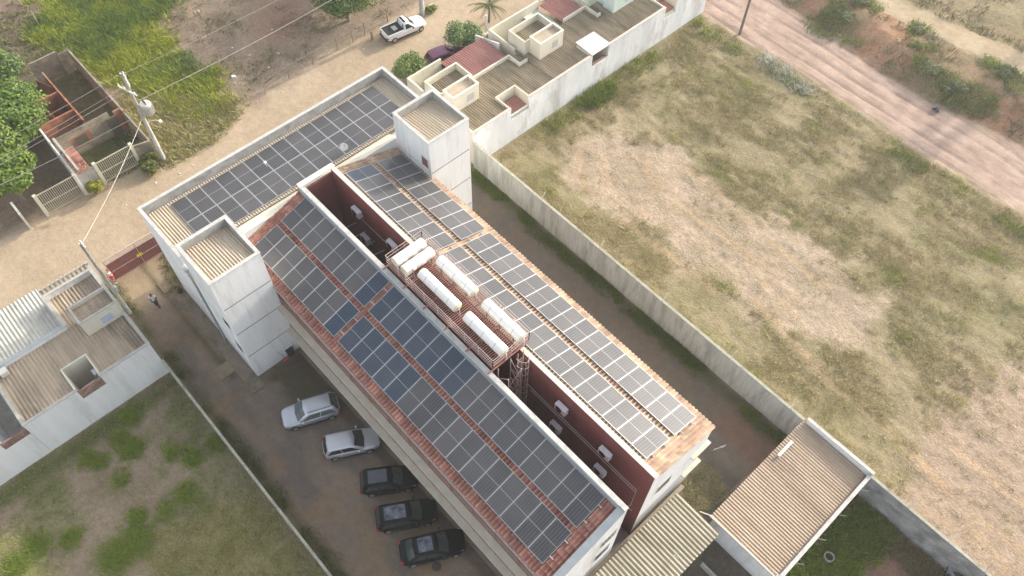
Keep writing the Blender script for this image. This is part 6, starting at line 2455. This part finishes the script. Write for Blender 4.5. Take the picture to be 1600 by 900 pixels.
p1 = at(247, 479)
person((p1.x, p1.y, 0.0), R(150), 'person in a white shirt and dark trousers walking on the shaded dirt lane', M_SKIN, M_CLOTHW, M_TROUSER, False,
       dict(step=.16, arml=((.02, .25, 1.16), (.10, .24, .93)), armr=((.06, -.24, 1.16), (.24, -.18, 1.02))))
p2 = at(180, 441)
person((p2.x, p2.y, 0.0), R(70), 'person in a pale top and red shorts reaching up by the red gate', M_SKIN2, M_CLOTHP, M_SHORTS, True,
       dict(step=.08, arml=((.20, .20, 1.42), (.42, .14, 1.55)), armr=((.18, -.24, 1.38), (.38, -.20, 1.58))))
p3 = at(1462, 173)
bdl = thing('dropped_bundle', 'small dark grey bundle lying alone on the pinkish dirt road', 'bundle', (p3.x, p3.y, float(gz(np.array([p3.x]), np.array([p3.y]))[0])))
m = MB()
vs, fs = [], []
for i in range(9):
    for k in range(12):
        t, a = math.pi * i / 8, 2 * math.pi * k / 12
        r = 1 + .22 * math.sin(3 * a + i) + .15 * math.cos(5 * a - i * 2)
        vs.append((p3.x + .32 * r * math.sin(t) * math.cos(a), p3.y + .2 * r * math.sin(t) * math.sin(a) - .12 * math.cos(a * 2), .16 + .2 * math.cos(t) + .04 * math.sin(7 * a)))
for i in range(8):
    for k in range(12):
        k2 = (k + 1) % 12
        fs.append((i * 12 + k, (i + 1) * 12 + k, (i + 1) * 12 + k2, i * 12 + k2))
m.add(vs, fs)
m.build('cloth', mk('dark_bundle_cloth', (.045, .05, .075), (.08, .085, .11), 5, .9), bdl, smooth=True)

# ------------------------------------------------------------------ poles and wires
b = at(257, 250)
tp = thing('transformer_pole', 'concrete utility pole with a grey transformer and two crossarms at the street verge', 'utility pole', (b.x, b.y, 0))
m = MB()
m.tube([(b.x, b.y, -.2), (b.x, b.y, 9.8)], [.20, .11], 12)
m.build('pole', M_CONC, tp, smooth=True)
for z, n in ((9.0, 3), (8.1, 3)):
    m = MB()
    dy = Vector((.75, -.15, 0)) if z > 8.5 else Vector((.85, .25, 0))
    c = Vector((b.x, b.y + (.16 if z > 8.5 else -.16), z))
    m.bar(c - dy * 1.1, c + dy * 1.1, .10)
    arm = m.build('crossarm', M_PANELWHITE, tp)
    for k in (-1, -.35, .9):
        m = MB()
        q = c + dy * k
        m.tube([q + Vector((0, 0, .05)), q + Vector((0, 0, .12)), q + Vector((0, 0, .17)), q + Vector((0, 0, .28))], [.04, .075, .05, .03], 8)
        m.build('insulator', M_AC, arm)
m = MB()
tz = 5.35
tx, ty = b.x + .15, b.y + .55
m.tube([(tx, ty, tz), (tx, ty, tz + .04), (tx, ty, tz + 1.0), (tx, ty, tz + 1.08)], [.38, .44, .44, .40], 24)
tf = m.build('transformer', M_ALU, tp)
m = MB()
for k in range(20):
    a = 2 * math.pi * k / 20
    m.box(tx + .49 * math.cos(a) - .03, tx + .49 * math.cos(a) + .03, ty + .49 * math.sin(a) - .03, ty + .49 * math.sin(a) + .03, tz + .1, tz + .9)
m.build('cooling_fins', M_ALU, tf)
for k in (-.2, 0, .2):
    m = MB()
    m.tube([(tx + k, ty, tz + 1.05), (tx + k, ty, tz + 1.2), (tx + k, ty, tz + 1.34)], [.06, .045, .05], 8)
    m.build('bushing', M_PLASTIC, tf)
m = MB()
m.bar((b.x, b.y, tz + .6), (tx, ty, tz + .6), .12)
m.build('bracket', M_FRAME, tp)
m = MB()
m.tube([(b.x, b.y, 4.6), (b.x + .5, b.y + .6, 4.75), (b.x + .75, b.y + .9, 4.7)], .03, 6)
m.box(b.x + .65, b.x + .95, b.y + .8, b.y + 1.05, 4.58, 4.72)
m.build('lamp_arm', M_PANELWHITE, tp)

lb = at(197, 489)
lp = thing('service_pole', 'thin grey utility pole at the corner of the left house beside the lane', 'utility pole', (lb.x, 1.3, 0))
LPX, LPY = -43.0, 1.32
m = MB()
m.tube([(LPX, LPY, -.2), (LPX, LPY, 9.0)], [.17, .09], 10)
m.build('pole', M_CONC, lp, smooth=True)
m = MB()
m.bar((LPX - .35, LPY + .1, 8.7), (LPX + .35, LPY + .1, 8.7), .07)
m.bar((LPX - .2, LPY, 6.9), (LPX + .25, LPY + .1, 6.9), .10)
m.build('crossarm', M_FRAME, lp)
for k in (-.3, 0, .3):
    m = MB()
    m.tube([(LPX + k, LPY + .1, 8.74), (LPX + k, LPY + .1, 8.84), (LPX + k, LPY + .1, 8.95)], [.06, .07, .03], 8)
    m.build('insulator', M_AC, lp)
m = MB()
m.box(LPX - .16, LPX + .16, LPY + .12, LPY + .32, 3.0, 3.5)
m.build('meter_box', M_FRAME, lp)

sp_ = at(660, 22)
so = thing('street_pole', 'thick concrete street pole cut by the top edge behind the white pickup', 'utility pole', (sp_.x, sp_.y, 0))
m = MB()
m.tube([(sp_.x, sp_.y, -.2), (sp_.x, sp_.y, 10)], [.27, .15], 12)
m.build('pole', M_CONC, so, smooth=True)
m = MB()
m.bar((sp_.x - .9, sp_.y, 9.0), (sp_.x + .9, sp_.y, 9.0), .1)
m.build('crossarm', M_PANELWHITE, so)
fp_ = at(1156, 52)
fo = thing('field_pole', 'slim dark pole standing in the field corner by the dirt road', 'utility pole', (fp_.x, fp_.y, 0))
m = MB()
m.tube([(fp_.x, fp_.y, -.2), (fp_.x, fp_.y, 8.2)], [.14, .09], 10)
m.build('pole', mk('dark_timber', (.12, .10, .085), (.18, .15, .125), 4, .9), fo, smooth=True)


def wire(a, b2, sag, label, r=.016, mat=M_WIREPALE, group='overhead wires'):
    a, b2 = Vector(a), Vector(b2)
    pts = []
    for i in range(19):
        t = i / 18
        p = a.lerp(b2, t)
        p.z -= sag * 4 * t * (1 - t)
        pts.append(p)
    m = MB()
    m.tube(pts, r, 5)
    return tag(m.build('overhead_wire', mat), label, 'wire', group)


wire((b.x - .8, b.y + .3, 9.1), (b.x - 1.0, b.y - 45, 9.3), .9, 'upper pale wire crossing the unfinished house to the left edge, outermost', .011)
wire((b.x - .3, b.y - .2, 8.3), (b.x - .3, b.y - 45, 8.4), .9, 'pale wire crossing the unfinished house to the left edge, middle one', .011)
wire((b.x + .2, b.y - .1, 8.3), (b.x + .1, b.y - 45, 8.4), .95, 'pale wire crossing the unfinished house to the left edge, nearest the street', .011)
wire((b.x - .7, b.y + .3, 9.1), (sp_.x - .8, sp_.y, 9.1), .5, 'pale wire from the transformer pole over the dusty lot, farther from the street', .011)
wire((b.x + .6, b.y + .1, 7.3), (sp_.x + .1, sp_.y, 7.4), .5, 'thick pale cable from the transformer pole towards the thick street pole', .02)
wire((b.x + .1, b.y, 5.3), (LPX, LPY, 8.8), .35, 'pale twisted cable over the street from the transformer to the thin pole', .024)
wire((b.x + .1, b.y - .2, 5.6), (-58.5, -18, 5.2), .8, 'dark bundled cable running past the gates to the left edge', .025, M_WIRE)
wire((sp_.x, sp_.y, 8.8), (sp_.x - 3, sp_.y + 40, 8.8), .8, 'wire leaving the thick street pole beyond the top edge', .016)

# wire fence along the dusty lot
fpost = [(528, 78), (570, 54), (606, 33), (552, 66), (490, 100), (452, 122), (415, 146), (582, 62)]
fpost = sorted(fpost, key=lambda q: q[0])
PP = []
lbls = ['leftmost', 'second from the left', 'third from the left', 'fourth from the left', 'fifth from the left', 'sixth from the left', 'thickest, nearest the pickup tail', 'rightmost, behind the pickup cab']
for i, q in enumerate(fpost):
    p = at(*q)
    m = MB()
    th = .12 if i not in (6,) else .26
    hh = 1.5 if i != 6 else .9
    m.tube([(p.x, p.y, -.1), (p.x + .05 * math.sin(i * 3), p.y + .06 * math.cos(i * 5), hh)], [th / 2, th / 2.4], 7)
    tag(m.build('fence_post', M_WOOD), f'weathered wooden fence post along the dusty lot, {lbls[i]}', 'fence post', 'posts of the wire fence by the street')
    PP.append(Vector((p.x, p.y, 0)))
m = MB()
for z in (.5, .95, 1.35):
    m.tube([p + Vector((0, 0, z)) for i, p in enumerate(PP) if i != 6], .010, 4)
tag(m.build('fence_wire', M_WIRE), 'thin barbed wire strung between the weathered posts along the dusty lot', 'wire')
# fence remains behind the ruin
for i, (q0, q1) in enumerate((((32, 8), (42, 18)), ((55, 28), (63, 42)))):
    a, c = at(*q0), at(*q1)
    m = MB()
    m.bar((a.x, a.y, .75), (c.x, c.y, .7), .10)
    m.bar((a.x, a.y, -.1), (a.x, a.y, .85), .1)
    m.bar((c.x, c.y, -.1), (c.x, c.y, .8), .1)
    tag(m.build('old_fence', M_WOOD), ['old wooden fence rail in the weeds at the top left corner', 'old wooden fence rail in the weeds above the unfinished house'][i], 'fence')

# ------------------------------------------------------------------ small things on the ground
cr_ = at(1292, 873)
ring = thing('concrete_ring', 'grey concrete well ring lying in the weeds beside the shed', 'concrete ring', (cr_.x, cr_.y, 0))
m = MB()
n = 24
vs, fs = [], []
for (r, z) in ((.33, 0), (.33, .5), (.26, .5), (.26, .02)):
    for k in range(n):
        a = 2 * math.pi * k / n
        vs.append((cr_.x + r * math.cos(a), cr_.y + r * math.sin(a), z))
for i in range(3):
    for k in range(n):
        fs.append((i * n + k, i * n + (k + 1) % n, (i + 1) * n + (k + 1) % n, (i + 1) * n + k))
m.add(vs, fs)
m.build('ring', mk('old_concrete', (.20, .19, .165), (.28, .265, .23), 4, .95), ring)
m = MB()
m.tube([(cr_.x, cr_.y, .03), (cr_.x, cr_.y, .05)], [.257, .257], 20)
m.build('fill', M_DARK, ring)
dc = at(682, 885)
tag(MB().tube([(dc.x, dc.y, .0), (dc.x, dc.y, .035)], [.30, .29], 20).build('drain_cover', mk('dark_iron', (.055, .045, .04), (.08, .065, .055), 5, .7)), 'round dark drain cover in the pavement below the last black car', 'drain cover')
bb = at(455, 553)
bin_ = thing('waste_bin', 'black round bin standing at the corner of the near stair tower', 'bin', (bb.x, bb.y, 0))
m = MB()
m.tube([(bb.x, bb.y, 0), (bb.x, bb.y, .02), (bb.x, bb.y, .75), (bb.x, bb.y, .8)], [.24, .25, .31, .33], 16)
m.build('bucket', M_PLASTIC, bin_)
m = MB()
m.tube([(bb.x, bb.y, .801), (bb.x, bb.y, .81)], [.29, .29], 16)
m.build('opening', M_DARK, bin_)
br = at(447, 562)
brm = thing('broom', 'broom with a red head leaning on the near stair tower', 'broom', (br.x, br.y, 0))
m = MB()
m.tube([(br.x, br.y, .1), (-31.93, br.y - .3, 1.35)], .016, 5)
m.build('handle', M_WIRE, brm)
m = MB()
m.box(br.x - .10, br.x + .10, br.y - .20, br.y + .20, 0, .16)
m.build('head', mk('red_plastic', (.45, .08, .06), None), brm, bevel=.03)
dk = at(283, 457)
pt = thing('clay_pot', 'small dark round pot on the pavement by the front block wall', 'pot', (dk.x, dk.y, 0.07))
m = MB()
m.tube([(dk.x, dk.y, .07), (dk.x, dk.y, .2), (dk.x, dk.y, .33), (dk.x, dk.y, .36)], [.14, .21, .19, .15], 14)
m.build('pot', mk('dark_clay', (.05, .03, .02), (.08, .05, .035), 5), pt, smooth=True)
m = MB()
m.tube([(dk.x, dk.y, .361), (dk.x, dk.y, .365)], [.13, .13], 12)
m.build('opening', M_DARK, pt)
for i, (q, w, l, lb_) in enumerate((((262, 445), 1.2, 1.2, 'flat concrete slab cover by the front block, nearest the gate'), ((352, 578), 1.1, 1.3, 'flat tan slab cover in the lane below the near stair tower'))):
    p = at(*q)
    tag(MB().box(p.x - w / 2, p.x + w / 2, p.y - l / 2, p.y + l / 2, -.03, .05).build('slab_cover', mk(f'tan_slab_{i}', (.22, .17, .115), (.28, .22, .15), 2, .9)), lb_, 'slab cover', 'slab covers along the lane')
sk = at(1290, 690) if False else at(1124, 700)
sk_ = thing('torn_sack', 'pale torn sack lying on the dark alley pavement near the gable end', 'sack', (sk.x, sk.y, 0))
m = MB()
vs, fs = [], []
for i in range(6):
    for j in range(4):
        vs.append((sk.x + (i / 5 - .5) * .35 + .05 * math.sin(j * 3), sk.y + (i / 5 - .5) * .8 + (j / 3 - .5) * .28, .06 + .06 * random.random()))
for i in range(5):
    for j in range(3):
        a = i * 4 + j
        fs.append((a, a + 4, a + 5, a + 1))
m.add(vs, fs)
mm = m.build('cloth', M_PANELWHITE, sk_)
mm.modifiers.new('t', 'SOLIDIFY').thickness = .03
gr = at(655, 28) if False else at(668, 18)
wb_ = thing('hand_cart', 'small rusty cart frame leaning beside the thick street pole', 'cart', (gr.x, gr.y, 0))
m = MB()
m.tube([(gr.x - .3, gr.y, .3), (gr.x + .3, gr.y, .9), (gr.x + .3, gr.y + .5, .9), (gr.x - .3, gr.y + .5, .3), (gr.x - .3, gr.y, .3)], .03, 6)
m.build('frame', M_PANELWHITE, wb_)
m = MB()
m.tube([(gr.x - .25, gr.y + .20, .2), (gr.x - .25, gr.y + .30, .2)], [.2, .2], 14)
m.build('wheel', M_RUBBER, wb_)

LIT = [(287, 117), (365, 120), (367, 130), (318, 47), (310, 17), (328, 33), (283, 70), (294, 83), (363, 75), (390, 86), (403, 121), (440, 143), (425, 46), (443, 58), (300, 200), (312, 170), (328, 165), (420, 105), (435, 83), (402, 158), (430, 168), (567, 76), (197, 320), (232, 320), (243, 285), (280, 271), (301, 258), (296, 188)]
for i, q in enumerate(LIT):
    p = at(*q)
    z = float(gz(np.array([p.x]), np.array([p.y]))[0])
    s = .06 + .09 * ((i * 37) % 10) / 10
    if i in (0, 1, 14, 15, 16):
        s = .30
    m = MB()
    a = i * 1.3
    ca, sa = math.cos(a), math.sin(a)
    hh = .14 if s > .25 else .05
    P8 = [(p.x + (ca * u - sa * v) * s, p.y + (sa * u + ca * v) * s * .8) for u, v in ((-1, -.7), (1, -.9), (.8, .8), (-.7, 1))]
    m.hexa([(x, y, z) for x, y in P8], [(p.x + (x - p.x) * .6, p.y + (y - p.y) * .7, z + hh * (1 + .3 * math.sin(k * 2 + i))) for k, (x, y) in enumerate(P8)])
    o = m.build('rubbish', M_LITTER)
    if s > .25:
        tag(o, ['white rubbish bag in the green weeds by the dusty lot', 'white rubbish heap at the lot edge left of the shade', '', '', '', '', '', '', '', '', '', '', '', '', 'pale rubbish bag in the verge, left of three together', 'pale rubbish bag in the verge, middle of three together', 'pale rubbish bag in the verge, right of three together'][i], 'rubbish', 'larger white rubbish bags')
    else:
        tag(o, 'small white scrap of rubbish scattered across the dusty lot and verge', 'rubbish', 'white scraps scattered on the lot')

# unseen mast of guessed form, added and thickened for its shadow on the road
tipx, tipy = at(1372, 282)[:2]
MH = 30.0
mx, my = tipx + math.sin(SUN_AZ) * MH / math.tan(SUN_EL), tipy + math.cos(SUN_AZ) * MH / math.tan(SUN_EL)
mast = thing('shadow_mast', 'unseen lattice mast of guessed form beyond the upper right edge, added for its road shadow', 'mast', (mx, my, 0))
for sx in (-1, 1):
    for sy in (-1, 1):
        m = MB()
        m.bar((mx + sx * 2.2, my + sy * 2.2, 0), (mx + sx * .7, my + sy * .7, MH), 1.0)
        m.build('shadow_mast_leg', M_FRAME, mast)
m = MB()
for k in range(7):
    z0, z1 = k * MH / 7, (k + 1) * MH / 7
    w0, w1 = 2.2 - 1.5 * k / 7, 2.2 - 1.5 * (k + 1) / 7
    for s in (-1, 1):
        m.bar((mx - w0, my + s * w0, z0), (mx + w1, my + s * w1, z1), .3)
        m.bar((mx + w0, my + s * w0, z0), (mx - w1, my + s * w1, z1), .16)
        m.bar((mx + s * w0, my - w0, z0), (mx + s * w1, my + w1, z1), .16)
m.build('shadow_mast_bracing', M_FRAME, mast)
m = MB()
m.box(mx - 1.6, mx + 1.6, my - .6, my + .6, MH - 1.6, MH + .9)
m.build('shadow_mast_head', M_FRAME, mast)
# ------------------------------------------------------------------ thin haze
m = bpy.data.materials.new('haze_air')
m.use_nodes = True
nt = m.node_tree
nt.nodes.remove(nt.nodes['Principled BSDF'])
pv = nt.nodes.new('ShaderNodeVolumePrincipled')
pv.inputs['Color'].default_value = (.93, .93, .92, 1)
pv.inputs['Density'].default_value = 0.0006
pv.inputs['Anisotropy'].default_value = 0.3
nt.links.new(pv.outputs[0], nt.nodes['Material Output'].inputs['Volume'])
hz = MB().box(-720, 520, -520, 820, -1.5, 57.0).build('haze', m)
tag(hz, kind='stuff')
